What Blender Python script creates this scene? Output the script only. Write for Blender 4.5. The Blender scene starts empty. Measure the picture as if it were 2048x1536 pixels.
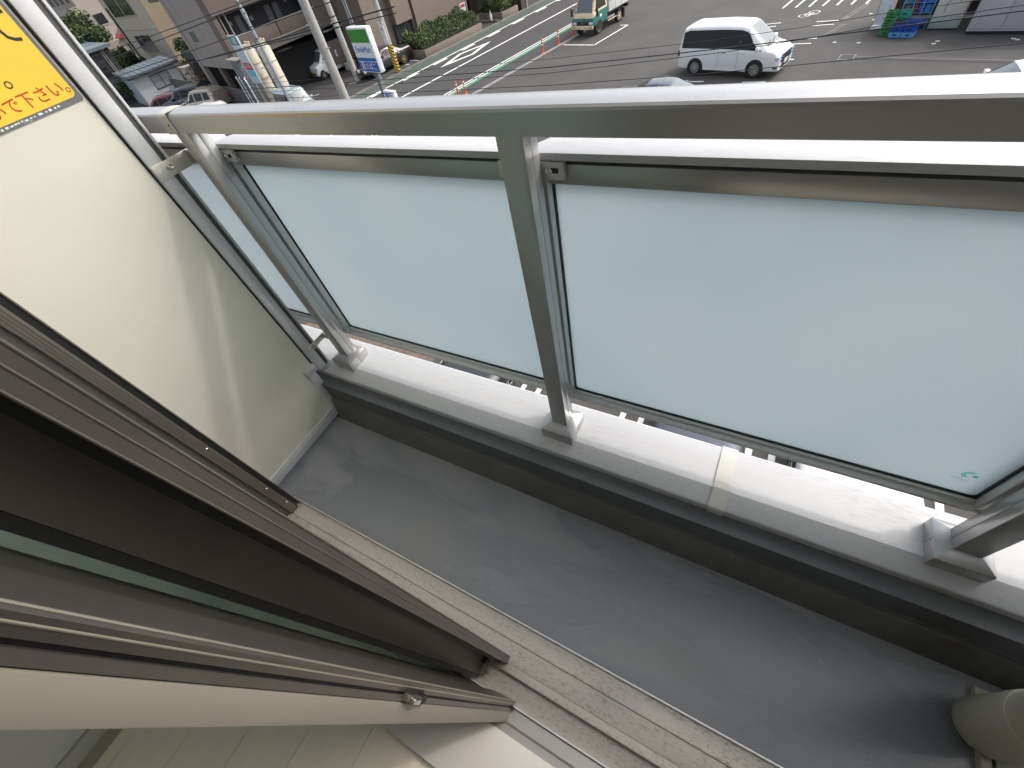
import bpy, bmesh, math, random
from mathutils import Vector, Matrix
random.seed(7)
rad = math.radians
S = bpy.context.scene
COL = S.collection

# ------------------------------------------------------------------ camera
cam_d = bpy.data.cameras.new('camera')
cam_d.sensor_width = 36.0
cam_d.lens = 14.688
cam_d.clip_start = 0.02
cam_d.clip_end = 900
cam = bpy.data.objects.new('camera', cam_d)
COL.objects.link(cam)
ZC = 8.0                                   # eye height above the street
def _n(v): return v.normalized()
F = 835.6
_ex = -_n(Vector((-738-1024, 256-768, F)))
_ez = -_n(Vector((1225-1024, 1440-768, F)))
_ez = _n(_ez - _ex*_ez.dot(_ex))
_ey = _ez.cross(_ex)
cam.matrix_world = Matrix(((_ex.x, -_ex.y, -_ex.z, 0), (_ey.x, -_ey.y, -_ey.z, 0), (_ez.x, -_ez.y, -_ez.z, ZC), (0, 0, 0, 1)))
S.camera = cam

# ------------------------------------------------------------------ light
SUN = Vector((1.0, 1.0, 1.58)).normalized()
w = bpy.data.worlds.new('World'); S.world = w; w.use_nodes = True
nt = w.node_tree; nt.nodes.clear()
sky = nt.nodes.new('ShaderNodeTexSky'); sky.sky_type = 'NISHITA'; sky.sun_disc = False
sky.sun_elevation = math.asin(SUN.z); sky.sun_rotation = math.atan2(SUN.x, SUN.y)
sky.air_density = 1.0; sky.dust_density = 4.0; sky.ozone_density = 1.0
hs = nt.nodes.new('ShaderNodeHueSaturation'); hs.inputs['Saturation'].default_value = 0.42
bg = nt.nodes.new('ShaderNodeBackground'); bg.inputs['Strength'].default_value = 0.15
wo = nt.nodes.new('ShaderNodeOutputWorld')
nt.links.new(sky.outputs[0], hs.inputs['Color']); nt.links.new(hs.outputs[0], bg.inputs[0]); nt.links.new(bg.outputs[0], wo.inputs[0])
sd = bpy.data.lights.new('sun', 'SUN'); sd.energy = 0.42; sd.angle = rad(2.5); sd.color = (1.0, 0.95, 0.88)
so = bpy.data.objects.new('sun', sd); COL.objects.link(so)
so.rotation_euler = SUN.to_track_quat('Z', 'Y').to_euler(); so.location = (10, 10, 40)
S.view_settings.view_transform = 'Standard'; S.view_settings.look = 'None'
S.view_settings.exposure = 1.2; S.view_settings.gamma = 1.0; S.view_settings.use_curve_mapping = False
S.render.engine = 'CYCLES'
S.cycles.use_denoising = True
S.cycles.max_bounces = 10; S.cycles.diffuse_bounces = 5; S.cycles.transmission_bounces = 8; S.cycles.glossy_bounces = 4

# ------------------------------------------------------------------ materials
def mat(name, col, rough=0.6, metal=0.0, var=0.0, vscale=6.0, bump=0.0, bscale=60.0, spec=0.5, coat=0.0, col2=None, thr=(0.45, 0.62), stretch=None, emit=None, rvar=0.0):
    m = bpy.data.materials.new(name); m.use_nodes = True
    t = m.node_tree; b = t.nodes['Principled BSDF']
    b.inputs['Base Color'].default_value = (*col, 1); b.inputs['Roughness'].default_value = rough
    b.inputs['Metallic'].default_value = metal; b.inputs['Specular IOR Level'].default_value = spec
    if coat: b.inputs['Coat Weight'].default_value = coat; b.inputs['Coat Roughness'].default_value = 0.05
    if emit: b.inputs['Emission Color'].default_value = (*emit[0], 1); b.inputs['Emission Strength'].default_value = emit[1]
    vec = None
    if var or bump or col2 or rvar:
        tc = t.nodes.new('ShaderNodeTexCoord'); vec = tc.outputs['Object']
        if stretch:
            mp = t.nodes.new('ShaderNodeMapping'); mp.inputs['Scale'].default_value = stretch
            t.links.new(vec, mp.inputs['Vector']); vec = mp.outputs[0]
    if var or col2 or rvar:
        nz = t.nodes.new('ShaderNodeTexNoise'); nz.inputs['Scale'].default_value = vscale; nz.inputs['Detail'].default_value = 6; nz.inputs['Roughness'].default_value = 0.62
        t.links.new(vec, nz.inputs['Vector'])
        rp = t.nodes.new('ShaderNodeValToRGB')
        if col2:
            rp.color_ramp.elements[0].position = thr[0]; rp.color_ramp.elements[1].position = thr[1]
            rp.color_ramp.elements[0].color = (*col, 1); rp.color_ramp.elements[1].color = (*col2, 1)
        else:
            rp.color_ramp.elements[0].position = 0.3; rp.color_ramp.elements[1].position = 0.7
            rp.color_ramp.elements[0].color = (*[c*(1-var) for c in col], 1); rp.color_ramp.elements[1].color = (*[min(1, c*(1+var)) for c in col], 1)
        t.links.new(nz.outputs['Fac'], rp.inputs[0])
        if var or col2: t.links.new(rp.outputs[0], b.inputs['Base Color'])
        if rvar:
            mr = t.nodes.new('ShaderNodeMapRange'); mr.inputs['From Min'].default_value = 0.3; mr.inputs['From Max'].default_value = 0.7
            mr.inputs['To Min'].default_value = max(0.02, rough-rvar); mr.inputs['To Max'].default_value = rough+rvar
            t.links.new(nz.outputs['Fac'], mr.inputs['Value']); t.links.new(mr.outputs[0], b.inputs['Roughness'])
    if bump:
        n2 = t.nodes.new('ShaderNodeTexNoise'); n2.inputs['Scale'].default_value = bscale; n2.inputs['Detail'].default_value = 4
        t.links.new(vec, n2.inputs['Vector'])
        bp = t.nodes.new('ShaderNodeBump'); bp.inputs['Strength'].default_value = bump; bp.inputs['Distance'].default_value = 0.002
        t.links.new(n2.outputs['Fac'], bp.inputs['Height']); t.links.new(bp.outputs[0], b.inputs['Normal'])
    return m

def dirty(name, col, dirt, rough, metal, scale1, lo, hi, scale2=140., amount=0.8, stretch=(1, 1, 1), bump=0.15, str2=None):
    """base colour with speckled grime inside larger grimy zones"""
    m = mat(name, col, rough, metal); t = m.node_tree; b = t.nodes['Principled BSDF']
    tc = t.nodes.new('ShaderNodeTexCoord'); mp = t.nodes.new('ShaderNodeMapping'); mp.inputs['Scale'].default_value = stretch
    t.links.new(tc.outputs['Object'], mp.inputs['Vector'])
    a = t.nodes.new('ShaderNodeTexNoise'); a.inputs['Scale'].default_value = scale1; a.inputs['Detail'].default_value = 5
    c = t.nodes.new('ShaderNodeTexNoise'); c.inputs['Scale'].default_value = scale2; c.inputs['Detail'].default_value = 8; c.inputs['Roughness'].default_value = 0.75
    t.links.new(mp.outputs[0], a.inputs['Vector'])
    if str2:
        m3 = t.nodes.new('ShaderNodeMapping'); m3.inputs['Scale'].default_value = str2; t.links.new(tc.outputs['Object'], m3.inputs['Vector']); t.links.new(m3.outputs[0], c.inputs['Vector'])
    else: t.links.new(tc.outputs['Object'], c.inputs['Vector'])
    ra = t.nodes.new('ShaderNodeMapRange'); ra.inputs['From Min'].default_value = lo; ra.inputs['From Max'].default_value = hi
    rc = t.nodes.new('ShaderNodeMapRange'); rc.inputs['From Min'].default_value = 0.50; rc.inputs['From Max'].default_value = 0.66
    t.links.new(a.outputs['Fac'], ra.inputs['Value']); t.links.new(c.outputs['Fac'], rc.inputs['Value'])
    mu = t.nodes.new('ShaderNodeMath'); mu.operation = 'MULTIPLY'; t.links.new(ra.outputs[0], mu.inputs[0]); t.links.new(rc.outputs[0], mu.inputs[1])
    mu2 = t.nodes.new('ShaderNodeMath'); mu2.operation = 'MULTIPLY'; mu2.inputs[1].default_value = amount; t.links.new(mu.outputs[0], mu2.inputs[0])
    mx = t.nodes.new('ShaderNodeMix'); mx.data_type = 'RGBA'
    mx.inputs[6].default_value = (*col, 1); mx.inputs[7].default_value = (*dirt, 1)
    t.links.new(mu2.outputs[0], mx.inputs[0]); t.links.new(mx.outputs[2], b.inputs['Base Color'])
    mr = t.nodes.new('ShaderNodeMapRange'); mr.inputs['To Min'].default_value = rough; mr.inputs['To Max'].default_value = min(1, rough+0.3)
    t.links.new(mu2.outputs[0], mr.inputs['Value']); t.links.new(mr.outputs[0], b.inputs['Roughness'])
    if bump:
        bp = t.nodes.new('ShaderNodeBump'); bp.inputs['Strength'].default_value = bump; bp.inputs['Distance'].default_value = 0.001
        t.links.new(c.outputs['Fac'], bp.inputs['Height']); t.links.new(bp.outputs[0], b.inputs['Normal'])
    return m

ALU = dirty('satin_aluminium', (0.44, 0.44, 0.435), (0.10, 0.09, 0.075), 0.28, 0.55, 5.0, 0.56, 0.72, 260., 0.85, (1, 1, 1), 0.05)
ALUF = mat('brushed_frame_aluminium', (0.60, 0.605, 0.605), 0.36, 0.35, var=0.05, vscale=30, stretch=(1, 1, 30))
COPE = dirty('weathered_coping_metal', (0.50, 0.505, 0.51), (0.20, 0.195, 0.18), 0.58, 0.12, 7.0, 0.42, 0.60, 150., 0.40, (0.35, 3, 3), 0.06, (0.18, 1.6, 1))
COVER = mat('cream_joint_cover', (0.52, 0.515, 0.47), 0.5, 0.1, var=0.04, vscale=9)
CREAM = mat('cream_partition_board', (0.59, 0.575, 0.485), 0.62, 0, var=0.025, vscale=5, bump=0.25, bscale=420, spec=0.3)
BLACKR = mat('black_rubber', (0.008, 0.008, 0.008), 0.55)
DARKG = mat('dark_void_grey', (0.012, 0.012, 0.013), 0.8)
STEEL = mat('stainless_steel', (0.62, 0.61, 0.58), 0.24, 1.0, var=0.06, vscale=80)
BRONZE = mat('bronze_sash_aluminium', (0.108, 0.098, 0.087), 0.42, 0.45, var=0.10, vscale=14, bump=0.06, bscale=500)
BRONZEL = mat('bronze_jamb_aluminium', (0.16, 0.14, 0.12), 0.42, 0.5, var=0.08, vscale=14)
BEIGE = mat('beige_inner_resin', (0.25, 0.228, 0.18), 0.5, 0, var=0.03, vscale=8, spec=0.35)
SILL = dirty('grimy_sill_aluminium', (0.36, 0.335, 0.295), (0.14, 0.125, 0.105), 0.45, 0.25, 10.0, 0.34, 0.58, 170., 0.95, (0.6, 6, 1), 0.15, (0.5, 1.2, 1))
RAILM = dirty('worn_track_rail', (0.35, 0.325, 0.275), (0.10, 0.085, 0.06), 0.4, 0.4, 16.0, 0.40, 0.6, 160., 0.7, (0.4, 6, 1), 0.1)
SILLG = mat('grey_inner_sill', (0.26, 0.25, 0.23), 0.42, 0.35, var=0.06, vscale=20)
BOARD = mat('white_threshold_board', (0.60, 0.575, 0.52), 0.45, 0, var=0.03, vscale=4, spec=0.4)
ROOMW = mat('room_wall_paper', (0.50, 0.49, 0.465), 0.85, 0, var=0.03, vscale=4)
BASEB = mat('grey_baseboard', (0.42, 0.40, 0.36), 0.6, 0, var=0.05, vscale=8)
WALLD = mat('grey_parapet_paint', (0.10, 0.105, 0.107), 0.75, 0, var=0.12, vscale=5)
SOFF = mat('white_soffit_paint', (0.55, 0.55, 0.53), 0.8, 0, var=0.05, vscale=2)
EXTW = mat('brown_exterior_tile', (0.15, 0.13, 0.115), 0.7, 0, var=0.06, vscale=3)

def floor_mat():
    m = mat('grey_urethane_floor', (0.14, 0.15, 0.155), 0.38); t = m.node_tree; b = t.nodes['Principled BSDF']
    tc = t.nodes.new('ShaderNodeTexCoord'); mp = t.nodes.new('ShaderNodeMapping'); mp.inputs['Scale'].default_value = (0.7, 2.0, 1)
    mp.inputs['Rotation'].default_value = (0, 0, rad(8))
    t.links.new(tc.outputs['Object'], mp.inputs['Vector'])
    a = t.nodes.new('ShaderNodeTexNoise'); a.inputs['Scale'].default_value = 2.6; a.inputs['Detail'].default_value = 7; a.inputs['Distortion'].default_value = 0.6; a.inputs['Roughness'].default_value = 0.55
    t.links.new(mp.outputs[0], a.inputs['Vector'])
    c = t.nodes.new('ShaderNodeTexNoise'); c.inputs['Scale'].default_value = 120; c.inputs['Detail'].default_value = 6; t.links.new(tc.outputs['Object'], c.inputs['Vector'])
    # pale dust film in patches
    r1 = t.nodes.new('ShaderNodeMapRange'); r1.interpolation_type = 'SMOOTHSTEP'; r1.inputs['From Min'].default_value = 0.47; r1.inputs['From Max'].default_value = 0.66
    t.links.new(a.outputs['Fac'], r1.inputs['Value'])
    # scuffed speckled zone toward the hatch end
    sx = t.nodes.new('ShaderNodeVectorMath'); sx.operation = 'DISTANCE'; sx.inputs[1].default_value = (0.42, 0.30, 0.0)
    m2 = t.nodes.new('ShaderNodeMapping'); m2.inputs['Scale'].default_value = (0.42, 1.5, 0); m2.inputs['Location'].default_value = (0.243, -0.15, 0)
    t.links.new(tc.outputs['Object'], m2.inputs['Vector']); t.links.new(m2.outputs[0], sx.inputs[0])
    zz = t.nodes.new('ShaderNodeMapRange'); zz.inputs['From Min'].default_value = 0.16; zz.inputs['From Max'].default_value = 0.02; t.links.new(sx.outputs['Value'], zz.inputs['Value'])
    sp = t.nodes.new('ShaderNodeMapRange'); sp.inputs['From Min'].default_value = 0.40; sp.inputs['From Max'].default_value = 0.66; t.links.new(c.outputs['Fac'], sp.inputs['Value'])
    mz = t.nodes.new('ShaderNodeMath'); mz.operation = 'MULTIPLY'; t.links.new(zz.outputs[0], mz.inputs[0]); t.links.new(sp.outputs[0], mz.inputs[1])
    x1 = t.nodes.new('ShaderNodeMix'); x1.data_type = 'RGBA'; x1.inputs[6].default_value = (0.178, 0.189, 0.194, 1); x1.inputs[7].default_value = (0.245, 0.252, 0.252, 1)
    t.links.new(r1.outputs[0], x1.inputs[0])
    x2 = t.nodes.new('ShaderNodeMix'); x2.data_type = 'RGBA'; x2.inputs[7].default_value = (0.33, 0.31, 0.29, 1)
    t.links.new(mz.outputs[0], x2.inputs[0]); t.links.new(x1.outputs[2], x2.inputs[6]); t.links.new(x2.outputs[2], b.inputs['Base Color'])
    rr = t.nodes.new('ShaderNodeMapRange'); rr.inputs['To Min'].default_value = 0.26; rr.inputs['To Max'].default_value = 0.5; t.links.new(r1.outputs[0], rr.inputs['Value']); t.links.new(rr.outputs[0], b.inputs['Roughness'])
    bp = t.nodes.new('ShaderNodeBump'); bp.inputs['Strength'].default_value = 0.12; bp.inputs['Distance'].default_value = 0.002
    t.links.new(c.outputs['Fac'], bp.inputs['Height']); t.links.new(bp.outputs[0], b.inputs['Normal'])
    return m
FLOORM = floor_mat()

def frosted():
    m = bpy.data.materials.new('frosted_milky_glass'); m.use_nodes = True; t = m.node_tree; t.nodes.clear()
    o = t.nodes.new('ShaderNodeOutputMaterial')
    tr = t.nodes.new('ShaderNodeBsdfTranslucent'); tr.inputs[0].default_value = (0.72, 0.795, 0.82, 1)
    di = t.nodes.new('ShaderNodeBsdfDiffuse'); di.inputs[0].default_value = (0.50, 0.57, 0.60, 1)
    gl = t.nodes.new('ShaderNodeBsdfGlossy'); gl.inputs['Roughness'].default_value = 0.12
    tc = t.nodes.new('ShaderNodeTexCoord'); nz = t.nodes.new('ShaderNodeTexNoise'); nz.inputs['Scale'].default_value = 2.2; nz.inputs['Detail'].default_value = 3; t.links.new(tc.outputs['Object'], nz.inputs['Vector'])
    rp = t.nodes.new('ShaderNodeValToRGB'); rp.color_ramp.elements[0].position = .3; rp.color_ramp.elements[1].position = .7; rp.color_ramp.elements[0].color = (0.69, 0.768, 0.795, 1); rp.color_ramp.elements[1].color = (0.755, 0.825, 0.845, 1)
    t.links.new(nz.outputs['Fac'], rp.inputs[0]); t.links.new(rp.outputs[0], tr.inputs[0])
    a = t.nodes.new('ShaderNodeMixShader'); a.inputs[0].default_value = 0.30
    t.links.new(tr.outputs[0], a.inputs[1]); t.links.new(di.outputs[0], a.inputs[2])
    lw = t.nodes.new('ShaderNodeLayerWeight'); lw.inputs['Blend'].default_value = 0.18
    mu = t.nodes.new('ShaderNodeMath'); mu.operation = 'MULTIPLY'; mu.inputs[1].default_value = 0.55; t.links.new(lw.outputs['Fresnel'], mu.inputs[0])
    bm_ = t.nodes.new('ShaderNodeMixShader'); t.links.new(mu.outputs[0], bm_.inputs[0]); t.links.new(a.outputs[0], bm_.inputs[1]); t.links.new(gl.outputs[0], bm_.inputs[2])
    t.links.new(bm_.outputs[0], o.inputs[0])
    return m
FROST = frosted()
GREENG = mat('green_tinted_window_glass', (0.78, 0.92, 0.85), 0.12)
GREENG.node_tree.nodes['Principled BSDF'].inputs['Transmission Weight'].default_value = 0.92; GREENG.node_tree.nodes['Principled BSDF'].inputs['IOR'].default_value = 1.45

# ------------------------------------------------------------------ mesh helpers
OFF = {}
class MB:
    def __init__(s): s.v = []; s.f = []
    def add(s, vs, fs):
        k = len(s.v); s.v += [tuple(p) for p in vs]; s.f += [tuple(i+k for i in q) for q in fs]; return s
    def box(s, x0, x1, y0, y1, z0, z1):
        return s.add([(x0,y0,z0),(x1,y0,z0),(x1,y1,z0),(x0,y1,z0),(x0,y0,z1),(x1,y0,z1),(x1,y1,z1),(x0,y1,z1)],
                     [(3,2,1,0),(4,5,6,7),(0,1,5,4),(1,2,6,5),(2,3,7,6),(3,0,4,7)])
    def hexa(s, p):        # 8 points bottom ring then top ring
        return s.add(p, [(3,2,1,0),(4,5,6,7),(0,1,5,4),(1,2,6,5),(2,3,7,6),(3,0,4,7)])
    def prism(s, prof, ax, t0, t1):   # profile (a,b) closed polygon extruded along ax
        n = len(prof)
        def P(t, a, b): return {'x': (t, a, b), 'y': (a, t, b), 'z': (a, b, t)}[ax]
        vs = [P(t0, a, b) for a, b in prof]+[P(t1, a, b) for a, b in prof]
        fs = [(i, (i+1) % n, n+(i+1) % n, n+i) for i in range(n)]+[tuple(range(n))[::-1], tuple(range(n, 2*n))]
        return s.add(vs, fs)
    def tube(s, pts, r, n=8, cap=True):
        pts = [Vector(p) for p in pts]; rs = r if isinstance(r, (list, tuple)) else [r]*len(pts); rings = []
        for i, p in enumerate(pts):
            d = (pts[min(i+1, len(pts)-1)]-pts[max(i-1, 0)]).normalized()
            a = d.orthogonal().normalized() if abs(d.z) > .95 else d.cross(Vector((0, 0, 1))).normalized()
            if abs(d.z) > .95: a = (Vector((1, 0, 0))-d*d.x).normalized()
            b = d.cross(a); rings.append([p+a*math.cos(2*math.pi*k/n)*rs[i]+b*math.sin(2*math.pi*k/n)*rs[i] for k in range(n)])
        vs = [q for R_ in rings for q in R_]; fs = []
        for i in range(len(pts)-1):
            for k in range(n): fs.append((i*n+k, i*n+(k+1) % n, (i+1)*n+(k+1) % n, (i+1)*n+k))
        if cap: fs += [tuple(range(n))[::-1], tuple(range((len(pts)-1)*n, len(pts)*n))]
        return s.add(vs, fs)
    def lathe(s, prof, c, ax='z', n=24):   # prof (r,h) open
        vs = []; fs = []
        for r, h in prof:
            for k in range(n):
                a = 2*math.pi*k/n; x, y = r*math.cos(a), r*math.sin(a)
                p = {'z': (x, y, h), 'y': (x, h, y), 'x': (h, x, y)}[ax]; vs.append((c[0]+p[0], c[1]+p[1], c[2]+p[2]))
        for i in range(len(prof)-1):
            for k in range(n): fs.append((i*n+k, i*n+(k+1) % n, (i+1)*n+(k+1) % n, (i+1)*n+k))
        fs.append(tuple(range(n))[::-1]); fs.append(tuple(range((len(prof)-1)*n, len(prof)*n)))
        return s.add(vs, fs)
    def grid(s, P):        # 2D list of points
        h, w_ = len(P), len(P[0]); return s.add([p for r in P for p in r], [(i*w_+j, i*w_+j+1, (i+1)*w_+j+1, (i+1)*w_+j) for i in range(h-1) for j in range(w_-1)])
    def build(s, name, m, parent=None, bevel=0, seg=2, smooth=35):
        o = (0, 0, 0); p = parent
        while p is not None:
            if p.name in OFF: o = OFF[p.name]
            p = p.parent
        me = bpy.data.meshes.new(name); me.from_pydata([(a-o[0], b-o[1], c-o[2]) for a, b, c in s.v], [], s.f); me.update()
        bm = bmesh.new(); bm.from_mesh(me); bmesh.ops.recalc_face_normals(bm, faces=bm.faces)
        if bevel:
            es = [e for e in bm.edges if len(e.link_faces) == 2 and e.calc_face_angle(0) > rad(25)]
            bmesh.ops.bevel(bm, geom=es, offset=bevel, segments=seg, affect='EDGES', profile=0.5, clamp_overlap=True)
        bm.to_mesh(me); bm.free()
        if smooth:
            me.polygons.foreach_set('use_smooth', [True]*len(me.polygons)); me.set_sharp_from_angle(angle=rad(smooth))
        me.materials.append(m)
        ob = bpy.data.objects.new(name, me); COL.objects.link(ob); ob.parent = parent
        return ob
def tag(o, label, cat, group=None, kind=None):
    if label: o['label'] = label
    if cat: o['category'] = cat
    if group: o['group'] = group
    if kind: o['kind'] = kind
    return o
def thing(name, label, cat, loc=(0, 0, 0), rz=0, group=None, kind=None):
    o = bpy.data.objects.new(name, None); COL.objects.link(o); o.location = loc; o.rotation_euler = (0, 0, rz); o.empty_display_size = 0.1
    return tag(o, label, cat, group, kind)
def bthing(name, label, cat, b, group=None):      # balcony thing: meshes given relative to the eye point
    o = thing(name, label, cat, (b[0], b[1], b[2]+ZC), 0, group); OFF[o.name] = b; return o
def copy_tree(o, parent=None):
    c = o.copy(); COL.objects.link(c); c.parent = parent
    for ch in list(o.children): copy_tree(ch, c)
    return c
RZ = rad(-14.5); UX = (math.cos(RZ), math.sin(RZ)); WX = (-math.sin(RZ), math.cos(RZ))
def RF(u, w_, z=0): return (UX[0]*u+WX[0]*w_, UX[1]*u+WX[1]*w_, z)
def rthing(name, label, cat, u, w_, z=0, rot=0, group=None): return thing(name, label, cat, RF(u, w_, z), RZ+rot, group)
def text_mb(txt, size, depth=0.001, sx=1.0):
    """text as mesh in the local XY plane (x right, y up), centred"""
    cu = bpy.data.curves.new('lettering', 'FONT'); cu.body = txt; cu.size = size; cu.extrude = depth; cu.align_x = 'CENTER'; cu.align_y = 'CENTER'; cu.resolution_u = 3
    ob = bpy.data.objects.new('lettering', cu); COL.objects.link(ob)
    bpy.context.view_layer.update()
    dg = bpy.context.evaluated_depsgraph_get(); me = ob.evaluated_get(dg).to_mesh()
    vs = [(v.co.x*sx, v.co.y, v.co.z) for v in me.vertices]; fs = [tuple(p.vertices) for p in me.polygons]
    ob.evaluated_get(dg).to_mesh_clear(); bpy.data.objects.remove(ob); bpy.data.curves.remove(cu)
    return vs, fs
def text_on(name, txt, size, origin, xd, yd, m, parent, depth=0.0008, sx=1.0):
    vs, fs = text_mb(txt, size, depth, sx); X = Vector(xd); Y = Vector(yd); N = X.cross(Y); O = Vector(origin)
    b = MB(); b.add([tuple(O+X*x+Y*y+N*z) for x, y, z in vs], fs); return b.build(name, m, parent, smooth=0)

# ================================================================== BALCONY
FZ = -1.395            # balcony floor below the eye
# own building: slabs, parapet, walls
bal = bthing('balcony', 'narrow grey floored balcony with low parapet and pale metal coping', 'balcony', (0, 0.3, FZ))
MB().box(-2.6, 2.6, -0.02, 0.72, FZ-0.16, FZ).build('floor_slab', FLOORM, bal)
MB().prism([(0.463, FZ+0.001), (0.468, FZ+0.012), (0.485, -1.291), (0.489, -1.285), (0.497, -1.285), (0.497, -1.279), (0.5045, -1.275), (0.51, -1.275), (0.51, FZ+0.001)], 'x', -2.6, 2.6).build('gutter_upstand', mat('dark_waterproof_upstand', (0.115, 0.110, 0.10), 0.6, 0, var=0.2, vscale=6), bal)
MB().box(-2.6, 2.6, 0.5, 0.705, FZ-0.5, -1.19).build('parapet_wall', WALLD, bal)
cp = [(0.547, -1.213), (0.547, -1.168), (0.5495, -1.1645), (0.553, -1.163), (0.599, -1.1475), (0.628, -1.1495), (0.66, -1.1490), (0.687, -1.1450), (0.722, -1.1415), (0.728, -1.145), (0.730, -1.151), (0.730, -1.26), (0.726, -1.26), (0.726, -1.18), (0.552, -1.18), (0.552, -1.213)]
MB().prism(cp, 'x', -2.6, 2.6).build('coping', COPE, bal, smooth=14)
jc = [(0.543, -1.222), (0.543, -1.165), (0.547, -1.1605), (0.599, -1.1445), (0.66, -1.145), (0.687, -1.141), (0.723, -1.1395), (0.733, -1.145), (0.733, -1.25), (0.731, -1.25), (0.731, -1.20), (0.546, -1.20), (0.546, -1.222)]
jcov = MB().prism(jc, 'x', 0.078, 0.1185).build('joint_cover', COVER, bal, smooth=14)
MB().lathe([(0.0015, -0.0012), (0.0022, 0), (0.0015, 0.0012)], (0.108, 0.5425, -1.214), 'y', 10).build('screw_hole', DARKG, jcov)
MB().box(1.66, 1.78, 0.05, 0.61, FZ+.001, 1.25).build('end_wall', EXTW, bal)  # added out-of-view wall, cuts the light from the right

# building body below / around
own = thing('home_building', 'brown tiled apartment wall around the balcony window', 'building', (0, -3, 0))
OFF[own.name] = (0, -3, 0)
MB().box(-9, 9, -3.5, 0.0, 0, ZC+FZ-0.17).build('lower_storeys', EXTW, own)
MB().box(-9, -1.27, -0.145, 0.046, ZC+FZ-0.165, ZC+1.24).build('wall', EXTW, own)
MB().box(1.35, 9, -0.145, 0.046, ZC+FZ-0.165, ZC+1.24).build('wall', EXTW, own)
MB().box(-1.27, 1.35, -0.145, 0.046, ZC+0.72, ZC+1.24).build('wall', EXTW, own)
MB().box(-9, 9, -3.5, 0.05, ZC+1.43, ZC+6).build('upper_storeys', EXTW, own)

# ---- railing
rl = bthing('railing', 'silver aluminium balcony railing with frosted glass infill panels', 'railing', (0, 0.64, -1.15))
hp = [(0.613, -0.2635), (0.613, -0.229), (0.6145, -0.225), (0.618, -0.222), (0.63, -0.2192), (0.655, -0.2185), (0.667, -0.2215), (0.672, -0.228), (0.6725, -0.2635)]
MB().prism(hp, 'x', -2.6, 2.6).build('handrail', ALU, rl, smooth=20)
hs_ = [(0.6115, -0.2655), (0.6115, -0.229), (0.6132, -0.2243), (0.617, -0.2206), (0.63, -0.2177), (0.655, -0.217), (0.668, -0.2202), (0.6737, -0.2275), (0.674, -0.2655)]
slv = MB().prism(hs_, 'x', -1.378, -1.3335).build('handrail_sleeve', COVER, rl, smooth=20)
MB().lathe([(0.0016, -0.001), (0.0026, 0), (0.0016, 0.0006)], (-1.352, 0.6112, -0.245), 'y', 10).build('screw', DARKG, slv)
MB().box(-1.3335, -1.3322, 0.6126, 0.6728, -0.264, -0.2188).build('handrail_joint', BLACKR, rl)
PX = [-2.307, -1.352, -0.4025, 0.554, 1.509, 2.46]
PW = 0.0495
for px in PX:
    x0, x1, xc = px, px+PW, px+PW/2
    post = MB().box(x0, x1, 0.613, 0.6375, -1.112, -0.2625).box(x0, x1, 0.6385, 0.662, -1.112, -0.2625).box(x0+.0012, x1-.0012, 0.6145, 0.6605, -1.111, -0.263).build('post', ALU, rl, bevel=0.0012)
    b = MB(); r0 = 0.0515
    for ya, yb in ((0.5835, 0.6325), (0.6333, 0.6835)):
        tz = lambda y: -1.110
        b.box(xc-r0, xc+r0, ya, yb, -1.1525, -1.110)
    yy0, yy1 = 0.5835, 0.6835
    top = -1.0985
    q = [(xc-r0, yy0, -1.110), (xc+r0, yy0, -1.110), (xc+r0, yy1, -1.110), (xc-r0, yy1, -1.110), (x0-.001, 0.612, top), (x1+.001, 0.612, top), (x1+.001, 0.663, top), (x0-.001, 0.663, top)]
    b.hexa(q)
    b.build('base_cover', ALU, post, bevel=0.0015)
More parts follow.
